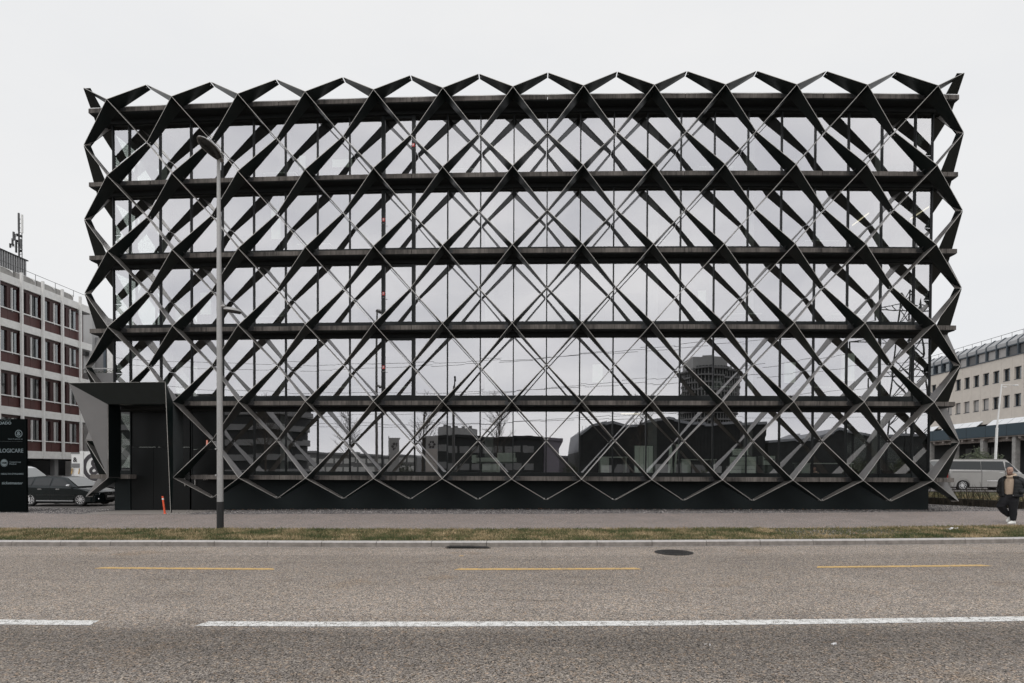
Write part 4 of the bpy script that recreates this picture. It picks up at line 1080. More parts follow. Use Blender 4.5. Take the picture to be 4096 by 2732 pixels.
lhex(b, 8, 21.3, -5, -1.6, 16.4, 18.85); lhex(b, 8, 21.35, -5.05, -1.45, 18.85, 18.93, 1); b.build('plant_screen', ['corr', 'plastic'], lb)
ma = thing('antenna_mast', 'lattice antenna mast with panel aerials on the flat roof at the left', 'antenna', (-41.4, 21, 18.9))
mx_, my_ = -41.4, 21.0
b = MB(); b.tube((mx_, my_, 17.0), (mx_, my_, 22.70), .07, .06, 8); b.tube((mx_ + .25, my_, 19.00), (mx_ + .25, my_, 22.20), .03, n=6)
for k_ in range(9): z = 19.30 + .36 * k_; b.tube((mx_, my_, z), (mx_ + .3, my_ + .0, z + .03), .022, n=5)
b.tube((mx_ - .3, my_, 20.00), (mx_ - .3, my_, 21.00), .03, n=6); b.tube((mx_ - .3, my_, 20.20), (mx_, my_, 20.20), .025, n=5); b.tube((mx_ - .3, my_, 20.80), (mx_, my_, 20.80), .025, n=5)
b.build('mast_pole', 'steel', ma)
for (dx, z0_, z1_, w_) in [(q_[0], q_[1], q_[2], q_[3] * .62) for q_ in ((.4, 21.00, 22.50, .09), (.12, 21.20, 22.60, .07), (-.32, 20.40, 21.10, .08), (-.42, 20.00, 20.55, .07), (.3, 19.70, 20.50, .08), (-.12, 19.40, 20.40, .07), (-.62, 19.80, 20.15, .05))]:
    MB().box(mx_ + dx - w_, mx_ + dx + w_, my_ - .2, my_ - .08, z0_, z1_).build('aerial_panel', 'offwhite' if dx > .3 else 'steel', ma)
b = MB()
for dx, z in ((.1, 20.00), (-.1, 20.30), (.2, 20.70), (-.05, 20.80), (.15, 19.50), (-.5, 20.00)): b.box(mx_ + dx - .06, mx_ + dx + .06, my_ - .15, my_ + .05, z, z + .16)
b.tube((mx_ - .62, my_ - .1, 19.90), (mx_, my_, 19.90), .02, n=5); b.build('radio_unit', 'plastic', ma)
# grey block behind
gb = thing('grey_building', 'plain grey rendered block standing behind the red panelled building', 'building', (-50, 36, 0))
b = MB(); b.box(-62, -47, 36, 50, -.4, 18.7, 0); b.box(-47, -44, 36.4, 50, -.4, 16.0, 1); b.box(-46.0, -45.75, 36.3, 36.4, -.4, 16, 2); b.box(-45.5, -44.9, 36.2, 36.4, -.4, 16, 3); b.box(-44, -24, 36.4, 50, -.4, 13, 0); b.build('wall', ['gray2', 'gray3', 'mansd', 'offwhite'], gb)
b = MB()
for x in (-57, -53, -48.05): b.box(x, x + .06, 35.97, 36, -.4, 18.7)
for z in (4, 8.3, 12.4): b.box(-62, -47, 35.97, 36, z, z + .06)
b.build('wall_joint', 'gray3', gb)
MB().box(-47.9, -47.3, 35.4, 35.9, 13.9, 14.5).build('ventilation_box', 'plastic', gb)
tw = thing('terrace_wing', 'low terrace wing with pale panels and a white rail behind the entrance portal', 'building', (-37, 30, 0))
b = MB(); b.box(-43.6, -27, 28.2, 34, -.4, 9.6, 1)
for k_ in range(7): b.box(-43.4 + 2.4 * k_, -41.1 + 2.4 * k_, 28.0, 28.2, 9.6, 10.7, 0)
b.build('wall', ['gray2', 'offwhite'], tw)
b = MB()
for k_ in range(8): b.tube((-43.4 + 2.4 * k_, 27.9, 9.6), (-43.4 + 2.4 * k_, 27.9, 11.1), .05, n=6)
b.tube((-43.6, 27.9, 11.1), (-26.6, 27.9, 11.1), .05, n=6); b.build('railing', 'white', tw)
b = MB(); rnd = random.Random(4)
for k_ in range(700):
    x = rnd.uniform(-43, -27); z = 10.7 + rnd.random() * .35; y = 28.3 + rnd.random() * .5; s_ = .09; a = rnd.random() * 6
    b.face([(x, y, z), (x + s_ * math.cos(a), y - .02, z + s_ * math.sin(a)), (x - s_ * math.sin(a), y + .04, z + s_ * math.cos(a))])
b.build('roof_planting', 'leaf', tw)

# ------------------------------------------------------------------ beige building (right)
def RBx(y): return 59.4 + .05 * y
rb = thing('beige_building', 'beige stone clad office building with grey mansard storey and blue canopy at the right', 'building', (70, 52, 0))
def rhex(b, ya, yb, o0, o1, z0, z1, mi=0, o2=None, o3=None):
    o2 = o0 if o2 is None else o2; o3 = o1 if o3 is None else o3
    b.hexa([(RBx(ya) - o0, ya, z0), (RBx(yb) - o0, yb, z0), (RBx(yb) - o1, yb, z0), (RBx(ya) - o1, ya, z0),
            (RBx(ya) - o2, ya, z1), (RBx(yb) - o2, yb, z1), (RBx(yb) - o3, yb, z1), (RBx(ya) - o3, ya, z1)], mi); return b
ms = [47.2 + 1.77 * k_ for k_ in range(-9, 17)]; RY0, RY1 = ms[0], ms[-1]
wz = ((9.75, 11.36), (13.14, 14.75))
b = MB()
for ya, yb in zip(ms[:-1], ms[1:]):
    wa, wb = ya + .32, ya + 1.42
    rhex(b, ya + .012, wa, -.5, 0, 7.9, 16.2); rhex(b, wb, yb - .012, -.5, 0, 7.9, 16.2)
    for z0_, z1_ in ((7.9, 9.75), (11.36, 13.14), (14.75, 16.2)): rhex(b, wa, wb, -.5, 0, z0_, z1_)
b.build('stone_wall', 'beige', rb)
b = MB(); rhex(b, RY0, RY1, -14, -.5, 7.9, 16.2); b.build('inner_wall', 'darkb', rb)
b = MB(); rhex(b, RY0, RY1, -.2, .1, 16.2, 16.32, 1); b.build('cornice', ['mansd', 'mansd'], rb)
for row, (z0_, z1_) in enumerate(wz):
    for k_, ya in enumerate(ms[:-1]):
        if ya < 42 or ya > 75: continue
        wa, wb = ya + .32, ya + 1.42; b = MB()
        rhex(b, wa, wa + .07, -.4, -.22, z0_, z1_); rhex(b, wb - .07, wb, -.4, -.22, z0_, z1_); rhex(b, wa, wb, -.4, -.22, z1_ - .08, z1_); rhex(b, wa, wb, -.4, .04, z0_, z0_ + .06)
        f_ = b.build('window', 'mansd', rb); b = MB(); rhex(b, wa + .07, wb - .07, -.36, -.34, z0_ + .06, z1_ - .08); b.build('pane', 'oglass', f_)
        if row == 0 and ya > 52.3: b = MB(); rhex(b, wa + .05, wb - .05, -.3, -.27, z0_ + .15, z1_ - .02); b.build('blind', 'blind', f_)
b = MB()
for k_, ya in enumerate(ms[:-1]): rhex(b, ya + .9 - .08, ya + .9 + .08, -.3, .05, 16.32, 18.2, 0); rhex(b, ya + .82, ya + .98, -1.3, -1.22, 19.03, 19.08, 0, None, None)
for ya in ms[:-1]: b.hexa([(RBx(ya + .82) - .03, ya + .82, 18.2), (RBx(ya + .98) - .03, ya + .98, 18.2), (RBx(ya + .98) + .1, ya + .98, 18.2), (RBx(ya + .82) + .1, ya + .82, 18.2),
    (RBx(ya + .82) + 1.1, ya + .82, 19.12), (RBx(ya + .98) + 1.1, ya + .98, 19.12), (RBx(ya + .98) + 1.3, ya + .98, 19.12), (RBx(ya + .82) + 1.3, ya + .82, 19.12)], 0)
rhex(b, RY0, RY1, -.3, 0, 17.55, 17.7); b.build('mansard_frame', 'mansd', rb)
b = MB(); rhex(b, RY0, RY1, -.4, -.02, 17.7, 18.15, 0); rhex(b, RY0, RY1, -1.6, -.02, 18.15, 19.05, 0, -1.6, -1.2); rhex(b, RY0, RY1, -14, -1.6, 16.3, 19.03); b.build('mansard_sheet', 'mans', rb)
for k_, ya in enumerate(ms[:-1]):
    if ya < 42: continue
    b = MB(); rhex(b, ya + 1.0, ya + 2.55, -.3, -.26, 16.35, 17.55); b.build('blind', 'blindd' if k_ in (9, 8, 13) else ('blind' if k_ < 15 else 'oglass'), rb)
b = MB()
for ya in ms: b.tube((RBx(ya) + 1.3, ya, 19.0), (RBx(ya) + 1.3, ya, 19.6), .025, n=5)
b.tube((RBx(RY0) + 1.3, RY0, 19.6), (RBx(RY1) + 1.3, RY1, 19.6), .03, n=5); b.build('roof_railing', 'steel', rb)
b = MB(); rhex(b, RY0, RY1, -.2, .6, 6.15, 7.62); b.build('canopy_fascia', 'navy', rb)
b = MB()
for ya in ms[::2]: rhex(b, ya, ya + .03, .6, .612, 6.15, 7.6)
b.build('fascia_joint', 'plastic', rb)
for k_, ya in enumerate(ms[:-1]):
    if k_ % 5 == 2 or ya < 40: continue
    b = MB(); y0_, y1_ = ya + .05, ya + 1.72; b.hexa([(RBx(y0_) - .55, y0_, 7.66), (RBx(y1_) - .55, y1_, 7.66), (RBx(y1_) - .5, y1_, 7.62), (RBx(y0_) - .5, y0_, 7.62), (RBx(y0_) - .0, y0_ - .55, 8.4), (RBx(y1_) - .0, y1_ - .55, 8.4), (RBx(y1_) + .02, y1_ - .55, 8.32), (RBx(y0_) + .02, y0_ - .55, 8.32)]); b.build('skylight_panel', 'awn', rb)
b = MB(); rhex(b, RY0, RY1, -5, .5, 6.0, 6.12); 
for ya in range(int(RY0), int(RY1), 2): rhex(b, ya, ya + .35, -5, .4, 5.7, 6.0)
rhex(b, RY0, RY1, -.6, -.2, 5.5, 6.0); b.build('canopy_soffit', 'csoff', rb)
b = MB(); rhex(b, RY0, RY1, -6, -5, -.4, 6.0); b.build('ground_floor_wall', 'darkb', rb)
for ya in (42.5, 47.9, 53.3, 58.7, 64.1): b = MB(); rhex(b, ya, ya + .55, -.3, .3, .3, 6.0); b.build('canopy_column', 'grayp', rb)
for ya in (57.5, 59.2, 61, 62.7): b = MB(); rhex(b, ya, ya + 1.3, -5, -4.9, .9, 5.0); b.build('shutter', 'blindd', rb)
# light mast in the yard, cropped street lamp head
lm = thing('light_mast', 'thin pale light mast with two short lamps in front of the beige building', 'light mast', (36.1, 19.3, .5))
b = MB(); b.tube((36.1, 19.3, .5), (36.25, 19.3, 5.0), .09, .085, 10); b.tube((36.25, 19.3, 5.0), (36.55, 19.3, 8.3), .06, .045, 10); b.build('mast_pole', 'white', lm)
b = MB(); b.tube((36.5, 19.3, 8.3), (37.5, 19.3, 8.22), .015, n=6); b.build('arm', 'white', lm)
MB().box(36.6, 36.85, 19.2, 19.4, 8.06, 8.12).build('lamp_head', 'white', lm); MB().box(37.45, 37.72, 19.2, 19.4, 8.19, 8.27).build('lamp_head', 'white', lm)
cl = thing('street_lamp', 'grey street lamp whose flat head juts in at the right edge of the picture', 'street lamp', (28.2, 6, .5))
b = MB(); b.tube((28.2, 6, .4), (28.2, 6, 6.05), .08, .05, 12); b.build('pole', 'pole', cl); luminaire((28.15, 6, 6.0), (-1, -.1, 0), .95, .35, .12, .05, cl)

# ------------------------------------------------------------------ edging, hedge, shrubs
te = thing('retaining_edge', 'low dark timber retaining edge right of the dark building', 'retaining wall', (22, 3, 0))
b = MB()
for (xa, ya), (xb, yb) in zip(wl[:-1], wl[1:]): b.hexa([(xa, ya, -.1), (xb, yb, -.1), (xb + .1, yb, -.1), (xa + .1, ya, -.1), (xa, ya, .38), (xb, yb, .38), (xb + .1, yb, .38), (xa + .1, ya, .38)])
b.build('board', 'timber', te)
b = MB()
rnd = random.Random(9)
def stem(b, p, d, L_, r, dep, rnd, spread=.5, mi=0, n=4, kids=3):
    q = Vector(p); d = Vector(d).normalized(); segs = 3
    for k_ in range(segs):
        nd = (d + Vector((rnd.gauss(0, .1), rnd.gauss(0, .1), rnd.gauss(0, .05)))).normalized(); q2 = q + nd * L_ / segs
        b.tube(q, q2, r * (1 - .25 * k_ / segs), r * (1 - .25 * (k_ + 1) / segs), n, mi, cap=False)
        if dep > 0:
            for _ in range(kids):
                a = rnd.uniform(0, 6.28); sd_ = Vector((math.cos(a), math.sin(a), 0)); stem(b, q.lerp(q2, rnd.random()), (nd + sd_ * spread * rnd.uniform(.6, 1.3)).normalized(), L_ * rnd.uniform(.4, .62), r * .5, dep - 1, rnd, spread, mi, 3, kids)
        q, d = q2, nd
for k_ in range(150):
    y = 9 - 11 * k_ / 150 + rnd.uniform(-.05, .05); x = wallx(y) + rnd.uniform(-.28, -.02)
    stem(b, (x, y, .03), (rnd.gauss(0, .12), rnd.gauss(0, .12), 1), rnd.uniform(.6, .9), .012, 1, rnd, .35, 0, 3, 2)
tag(b.build('hedge', 'twig'), 'row of thin bare hedge stems growing along the dark retaining edge', 'hedge')
def bush(name, cx_, cy, cz, r, n, label, mat='leaf', rz=1.0, seed=1):
    rnd = random.Random(seed); t_ = thing(name, label, 'shrub', (cx_, cy, cz)); b = MB()
    for _ in range(n):
        while True:
            p = Vector((rnd.uniform(-1, 1), rnd.uniform(-1, 1), rnd.uniform(-.1, 1)))
            if p.length < 1 and rnd.random() < .25 + p.length * .9: break
        k_ = 1 + .22 * math.sin(p.x * 7 + 2) * math.cos(p.y * 6); p = Vector((p.x * r * k_, p.y * r * k_, p.z * r * rz * 1.3 * k_)); s_ = rnd.uniform(.05, .1) * (r / 1.3)
        a = Vector((rnd.gauss(0, 1), rnd.gauss(0, 1), rnd.gauss(0, 1))).normalized(); c__ = a.orthogonal() * s_; o = Vector((cx_, cy, cz + .1)) + p
        b.face([o, o + c__ * .5 + a * s_, o + a * s_ * 2.0, o - c__ * .5 + a * s_])
    b.build('foliage', mat, t_); b = MB()
    for _ in range(9): stem(b, (cx_, cy, cz - .05), (rnd.gauss(0, .5), rnd.gauss(0, .5), 1), r * 1.2, .03, 1, rnd, .5, 0, 4, 2)
    b.build('stem', 'twig', t_); return t_
bush('shrub', 41.3, 27.5, .5, 1.9, 5200, 'dark green shrub behind the silver van under the blue canopy', seed=3, rz=1.15)
bush('shrub', 37.4, 25, .5, 1.2, 2200, 'smaller dark shrub partly behind the corner of the lattice', seed=4)

# ------------------------------------------------------------------ street details
mh = MB(); cx_, cy_ = 4.03, -11.9
n = 36; zr = H(4) + RD
for r0, r1, z0_ in ((0, .3, .01), (.3, .31, .004), (.31, .43, .012)):
    for k_ in range(n):
        a, e = 2 * math.pi * k_ / n, 2 * math.pi * (k_ + 1) / n
        if r0 == 0: mh.face([(cx_, cy_, zr + z0_), (cx_ + r1 * math.cos(a), cy_ + r1 * math.sin(a), zr + z0_), (cx_ + r1 * math.cos(e), cy_ + r1 * math.sin(e), zr + z0_)])
        else: mh.face([(cx_ + r0 * math.cos(a), cy_ + r0 * math.sin(a), zr + z0_), (cx_ + r1 * math.cos(a), cy_ + r1 * math.sin(a), zr + z0_), (cx_ + r1 * math.cos(e), cy_ + r1 * math.sin(e), zr + z0_), (cx_ + r0 * math.cos(e), cy_ + r0 * math.sin(e), zr + z0_)])
for gx in range(-4, 5):
    for gy in range(-4, 5):
        if gx * gx + gy * gy < 15: mh.box(cx_ + gx * .065 - .02, cx_ + gx * .065 + .02, cy_ + gy * .065 - .02, cy_ + gy * .065 + .02, zr + .009, zr + .016)
tag(mh.build('manhole_cover', 'iron'), 'round dark manhole cover in the road near the kerb', 'manhole cover')
gt = MB(); gx0, gx1, gy0, gy1 = -1.22, -.62, -11.32, -11.1
gt.box(gx0, gx1, gy0, gy0 + .03, zr - .03, zr + .014); gt.box(gx0, gx1, gy1 - .03, gy1, zr - .03, zr + .014)
for k_ in range(11): x = gx0 + (gx1 - gx0 - .025) * k_ / 10; gt.box(x, x + .025, gy0 + .03, gy1 - .03, zr - .03, zr + .012)
gt.face([(gx0 - .1, gy0 - .03, zr + .004), (gx1 + .45, gy0 - .02, zr + .004), (gx1 + .3, gy1 + .02, zr + .004), (gx0 - .05, gy1, zr + .004)])
tag(gt.build('drain_grate', 'iron'), 'dark drain grate against the kerb left of the manhole cover', 'drain grate')
def litter(name, x, y, z, s_, label, seed):
    rnd = random.Random(seed); b = MB()
    for k_ in range(7):
        ox, oy = rnd.uniform(-1, 1) * s_, rnd.uniform(-.3, .3) * s_; q = [(x + ox + rnd.uniform(-.5, .5) * s_, y + oy + rnd.uniform(-.3, .3) * s_, z + rnd.uniform(0, .5) * s_) for _ in range(3)]
        b.slab(q, (rnd.random(), rnd.random(), 1), .004)
    tag(b.build(name, 'paper'), label, 'litter')
litter('paper_scrap', 13.05, -8.05, H(13) + .03, .14, 'crumpled white tissue lying on the grass verge at the right', 2)
litter('paper_scrap', 2.66, -18.73, H(2.7) + RD + .003, .035, 'small white paper scrap on the near lane of the road, left of the other one', 3)
litter('paper_scrap', 4.06, -18.67, H(4) + RD + .003, .035, 'small white paper scrap on the near lane of the road, right of the other one', 4)

# ------------------------------------------------------------------ the walking man
FX, FY = 16.63, -5.70; FZ = H(16.6) + .003
pr_ = thing('person', 'bald bearded man in black jacket, beige hoodie and white shoes walking left, hands in pockets', 'person', (FX, FY, FZ))
def W(x, y, z): return Vector((FX + x, FY + y, FZ + z))   # x right in picture, y away, z up
def ringv(c_, rx, ry, ax=(1, 0, 0), ay=(0, 1, 0), n=16, ph=0, fz=None):
    X, Y = Vector(ax), Vector(ay); o = []
    for k_ in range(n):
        t = 2 * math.pi * k_ / n + ph; o.append(Vector(c_) + X * rx * math.cos(t) + Y * ry * math.sin(t))
    return o
def limb(b, pts, mi=0, n=12, flat=1.0):
    rings = []
    for i, (p, r) in enumerate(pts):
        a = Vector(pts[max(0, i - 1)][0]); e = Vector(pts[min(len(pts) - 1, i + 1)][0]); d = (e - a).normalized(); u = d.cross(Vector((0, 1, 0.01))).normalized(); v = d.cross(u)
        rings.append(ringv(p, r, r * flat, u, v, n))
    b.loft(rings, mi); return b
fc = Vector((-.86, -.5, 0)).normalized()   # facing
lt = Vector((fc.y, -fc.x, 0))              # across the face (points to image left/far)
lt = Vector((.5, -.86, 0)) * 1             # his left side, toward the camera and right
hc_ = W(-.02, 0, 1.755)
def hp(f, s_, u): return hc_ + fc * f + lt * s_ + Vector((0, 0, u))
hb = MB()
for (u, f, rf, rs) in ():
    pass
rings = []
for u, f, rf, rs in ((-.155, .035, .03, .025), (-.14, .035, .068, .05), (-.115, .02, .09, .066), (-.08, .008, .1, .072), (-.04, 0, .105, .076), (0, -.005, .108, .079), (.04, -.01, .107, .08), (.07, -.012, .1, .076), (.093, -.014, .083, .064), (.108, -.014, .055, .043), (.115, -.014, .02, .016)):
    rings.append(ringv(hp(f, 0, u), rf, rs, fc, lt, 18))
hb.loft(rings)
hb.loft([ringv(hp(.1 + a, 0, u), r * .8, r, fc, lt, 8) for u, a, r in ((-.045, .012, .018), (-.03, .016, .016), (-.01, .008, .011), (.02, -.004, .009))])  # nose
for s_ in (-1, 1):
    hb.sphere(hp(.0, s_ * .08, -.02), .03, 8, sq=(.9, .5, 1)); hb.sphere(hp(.082, s_ * .033, .022), .022, 8, sq=(1, 1, .6)); hb.sphere(hp(.065, s_ * .045, -.03), .027, 8)
hb.sphere(hp(.088, 0, -.085), .022, 8, sq=(.9, 1, .5))
limb(hb, [(hp(-.02, 0, -.09), .058), (hp(-.035, 0, -.16), .06), (hp(-.05, 0, -.23), .075)])
# torso, arms, legs of the body under the clothes
tor = [(.86, .15, .12), (.95, .16, .125), (1.1, .15, .115), (1.3, .175, .125), (1.45, .19, .115), (1.53, .12, .085)]
hb.loft([ringv(W(.03, 0, z), rx, ry, lt, fc, 16) for z, rx, ry in tor])
shL, shR = W(.03, 0, 1.45) + lt * .2, W(.03, 0, 1.45) - lt * .2
limb(hb, [(shL, .06), (shL + lt * .1 - fc * .1 + Vector((0, 0, -.3)), .045), (shL + lt * .02 + fc * .08 + Vector((0, 0, -.38)), .035)])
limb(hb, [(shR, .06), (shR - lt * .08 - fc * .08 + Vector((0, 0, -.3)), .045), (shR - lt * .0 + fc * .1 + Vector((0, 0, -.38)), .035)])
hipL, hipR = W(.03, 0, .9) + lt * .08, W(.03, 0, .9) - lt * .08
hL = shL - lt * .03 + fc * .04 + Vector((0, 0, -.38)); hR = shR + lt * .03 + fc * .05 + Vector((0, 0, -.38))
for hnd in (hL, hR):
    hb.sphere(hnd + fc * .03 + Vector((0, 0, -.03)), .04, 8, sq=(1, .6, 1.1))
    for k_ in range(4): limb(hb, [(hnd + fc * (.04 + .016 * k_) + Vector((0, 0, -.05)), .009), (hnd + fc * (.06 + .016 * k_) + Vector((0, 0, -.1 + .004 * k_)), .008)], n=6)
    limb(hb, [(hnd + fc * .02 + Vector((0, 0, -.03)), .011), (hnd + fc * .08 + Vector((0, 0, -.03)), .009)], n=6)
kneeS, ankS = W(.02, -.07, .5), W(.045, -.07, .09)
kneeW, ankW = W(-.235, .1, .57), W(.13, .12, .27)
limb(hb, [(hipL, .085), (kneeS, .055), (ankS, .04)]); limb(hb, [(hipR, .085), (kneeW, .055), (ankW, .04)])
me_o = hb.build('body', ['skin', 'stub', 'hair'], pr_)
rm = me_o.modifiers.new('r', 'REMESH'); rm.mode = 'VOXEL'; rm.voxel_size = .0085; smd = me_o.modifiers.new('s', 'SMOOTH'); smd.iterations = 2
dg = bpy.context.evaluated_depsgraph_get(); dg.update(); nm = bpy.data.meshes.new_from_object(me_o.evaluated_get(dg)); me_o.modifiers.clear(); me_o.data = nm
o3 = Vector((FX, FY, FZ))
for p in nm.polygons:
    p.use_smooth = True; q = p.center + o3 - hc_; f = q.dot(fc); s_ = q.dot(lt); mi = 0
    if -.17 < q.z < -.05 and f > .0 - (abs(s_) > .05) * .04 and f < .13 and not (abs(s_) < .02 and -.085 < q.z < -.06): mi = 1
    elif q.z > -.1 and q.z < .07 and f < -.045: mi = 2
    p.material_index = mi
for s_ in (-1, 1):
    MB().sphere(hp(.093, s_ * .034, .004), .013, 8).build('eye', 'plastic', pr_)
    b = MB(); b.hexa([hp(.098, s_ * .018, .022), hp(.09, s_ * .052, .024), hp(.1, s_ * .052, .024), hp(.108, s_ * .018, .022), hp(.098, s_ * .018, .031), hp(.088, s_ * .052, .034), hp(.098, s_ * .052, .034), hp(.106, s_ * .018, .031)]); b.build('eyebrow', 'hair', pr_)
# trousers: baggy
tb = MB()
tb.loft([ringv(W(.03, 0, z), rx, ry, lt, fc, 18) for z, rx, ry in ((.78, .19, .15), (.86, .215, .165), (.98, .205, .16))])
limb(tb, [(hipL + Vector((0, 0, .02)), .145), (W(.05, -.08, .72), .14), (W(.035, -.08, .5), .115), (W(.05, -.075, .3), .1), (W(.055, -.07, .16), .085), (W(.06, -.07, .1), .07)], n=16)
limb(tb, [(hipR + Vector((0, 0, .02)), .145), (W(-.13, .07, .72), .145), (W(-.21, .1, .56), .125), (W(-.1, .12, .42), .105), (W(.04, .13, .3), .088), (W(.1, .13, .25), .07)], n=16)
to_ = tb.build('trousers', 'trou', pr_, smooth=True)
rm = to_.modifiers.new('r', 'REMESH'); rm.mode = 'VOXEL'; rm.voxel_size = .012
dp = to_.modifiers.new('d', 'DISPLACE'); tx = bpy.data.textures.new('wr', 'CLOUDS'); tx.noise_scale = .09; dp.texture = tx; dp.strength = .02; dp.mid_level = .5
to_.modifiers.new('s', 'SMOOTH').iterations = 4
def bake(o):
    dg = bpy.context.evaluated_depsgraph_get(); dg.update(); nm = bpy.data.meshes.new_from_object(o.evaluated_get(dg)); o.modifiers.clear(); o.data = nm
    for p in nm.polygons: p.use_smooth = True
bake(to_)
# shoes
def shoe(a, toe, hl=0.0, up=0):
    b = MB(); a = Vector(a); t = Vector(toe).normalized(); s_ = t.cross(Vector((0, 0, 1))).normalized(); u = s_.cross(t)
    rings = []
    for d_, hh, ww in ((-.09, .055, .03), (-.075, .09, .04), (-.03, .105, .045), (.03, .095, .047), (.09, .07, .05), (.15, .055, .052), (.19, .04, .04), (.21, .02, .02)):
        c_ = a + t * d_; rings.append([c_ + s_ * ww * math.cos(x) * 1.0 + u * (max(0, math.sin(x)) * hh + (-.012 if math.sin(x) < -.01 else 0)) for x in [2 * math.pi * k_ / 14 for k_ in range(14)]])
    b.loft(rings); b.build('shoe', 'shoe', pr_, smooth=True)
shoe(W(.04, -.07, .013), (-1, -.28, 0)); shoe(W(.14, .12, .18), (-.75, -.1, -.62))
# hoodie
b = MB()
b.loft([ringv(W(.03, 0, z) + fc * f, rx, ry, lt, fc, 18) for z, rx, ry, f in ((.89, .185, .145, .0), (.93, .2, .155, 0), (1.1, .185, .15, .01), (1.3, .2, .15, .01), (1.46, .2, .13, 0), (1.54, .11, .09, 0))])
rn = []
for k_ in range(20):
    t = 2 * math.pi * k_ / 20; c_ = W(.01, 0, 1.575) - fc * .005 + lt * math.cos(t) * .105 + fc * math.sin(t) * .1 + Vector((0, 0, -.03 * math.sin(t) + (.0))); r = .036 + .014 * max(0, -math.sin(t)) + .012 * max(0, math.cos(t))
    d_ = (c_ - W(.01, 0, 1.575)).normalized(); rn.append([c_ + d_ * r * math.cos(a) + Vector((0, 0, 1)) * r * 1.15 * math.sin(a) for a in [2 * math.pi * j / 8 for j in range(8)]])
b.loft(rn + [rn[0]], caps=False)
b.sphere(W(.03, 0, 1.53) - fc * .13 + lt * .06, .09, 10, sq=(1, 1.1, .7))
b.tube(hp(.085, .02, -.24), hp(.15, .03, -.4), .006, n=5); b.tube(hp(.085, -.02, -.24), hp(.15, -.03, -.37), .006, n=5)
ho = b.build('hoodie', 'hood', pr_, smooth=True)
# jacket: open shell
b = MB(); nseg = 22; lay = []
gap = {0: .42, 1: .4, 2: .5, 3: .62, 4: .75, 5: .85, 6: .95}
levels = []
nl = 26
for i in range(nl + 1):
    u = i / nl; z = .885 + .66 * u
    rx = .315 - .03 * u + (.02 if .2 < u < .8 else 0) - max(0, u - .8) * .75; ry = .225 - .01 * u - max(0, u - .8) * .55
    q_ = .007 * abs(math.sin(u * math.pi * 6.5)); ga = .36 + .2 * u + (.25 * max(0, u - .75))
    levels.append((z, rx + q_, ry + q_, ga))
for side_ in (1,):
    outer, inner = [], []
    for z, rx, ry, ga in levels:
        ro, ri = [], []
        for k_ in range(nseg + 1):
            t = ga + (2 * math.pi - 2 * ga) * k_ / nseg
            dv = fc * math.cos(t) * ry + lt * math.sin(t) * rx
            ro.append(W(.035, 0, z) + dv); ri.append(W(.035, 0, z) + dv * .87)
        outer.append(ro); inner.append(ri)
    allr = [o_ + i_[::-1] for o_, i_ in zip(outer, inner)]
    b.loft(allr)
def sleeve(pts):
    rr_ = []
    n = len(pts); out_ = []
    for i in range(n - 1):
        (p, r), (q, r2) = pts[i], pts[i + 1]
        for t in range(6): u = t / 6; out_.append((Vector(p).lerp(Vector(q), u), r + (r2 - r) * u + .008 * abs(math.sin(t * math.pi / 3))))
    out_.append(pts[-1]); limb(b, out_, n=14)
c0 = W(.035, 0, 0)
sleeve([(W(.035, 0, 1.47) + lt * .17, .095), (W(.035, 0, 1.4) + lt * .27 - fc * .02, .1), (W(.035, 0, 1.16) + lt * .36 - fc * .12, .088), (W(.035, 0, 1.1) + lt * .33 - fc * .02, .08), (W(.035, 0, 1.03) + lt * .27 + fc * .13, .07)])
sleeve([(W(.035, 0, 1.47) - lt * .17, .095), (W(.035, 0, 1.4) - lt * .26 - fc * .02, .1), (W(.035, 0, 1.15) - lt * .32 - fc * .08, .088), (W(.035, 0, 1.02) - lt * .28 + fc * .1, .07)])
rn = []
for k_ in range(15):
    t = .55 + (2 * math.pi - 1.1) * k_ / 14; c_ = W(.035, 0, 1.535) + fc * math.cos(t) * .14 + lt * math.sin(t) * .17; r = .042
    d_ = (fc * math.cos(t) + lt * math.sin(t)); rn.append([c_ + d_ * r * math.cos(a) + Vector((0, 0, 1)) * r * math.sin(a) for a in [2 * math.pi * j / 8 for j in range(8)]])
b.loft(rn)
jk = b.build('jacket', 'jacket', pr_, smooth=True)
MB().sphere(W(.035, 0, .93) + lt * .13 + fc * .2, .012, 8).build('zip_pull', 'paper', pr_)
MB().sphere(W(.08, -.235, 1.12), .009, 8).build('press_stud', 'paper', pr_)
b = MB(); b.path([W(.23, -.255, 1.52), W(.225, -.29, 1.44), W(.215, -.3, 1.38)], .006); b.build('sleeve_piping', 'paper', pr_)

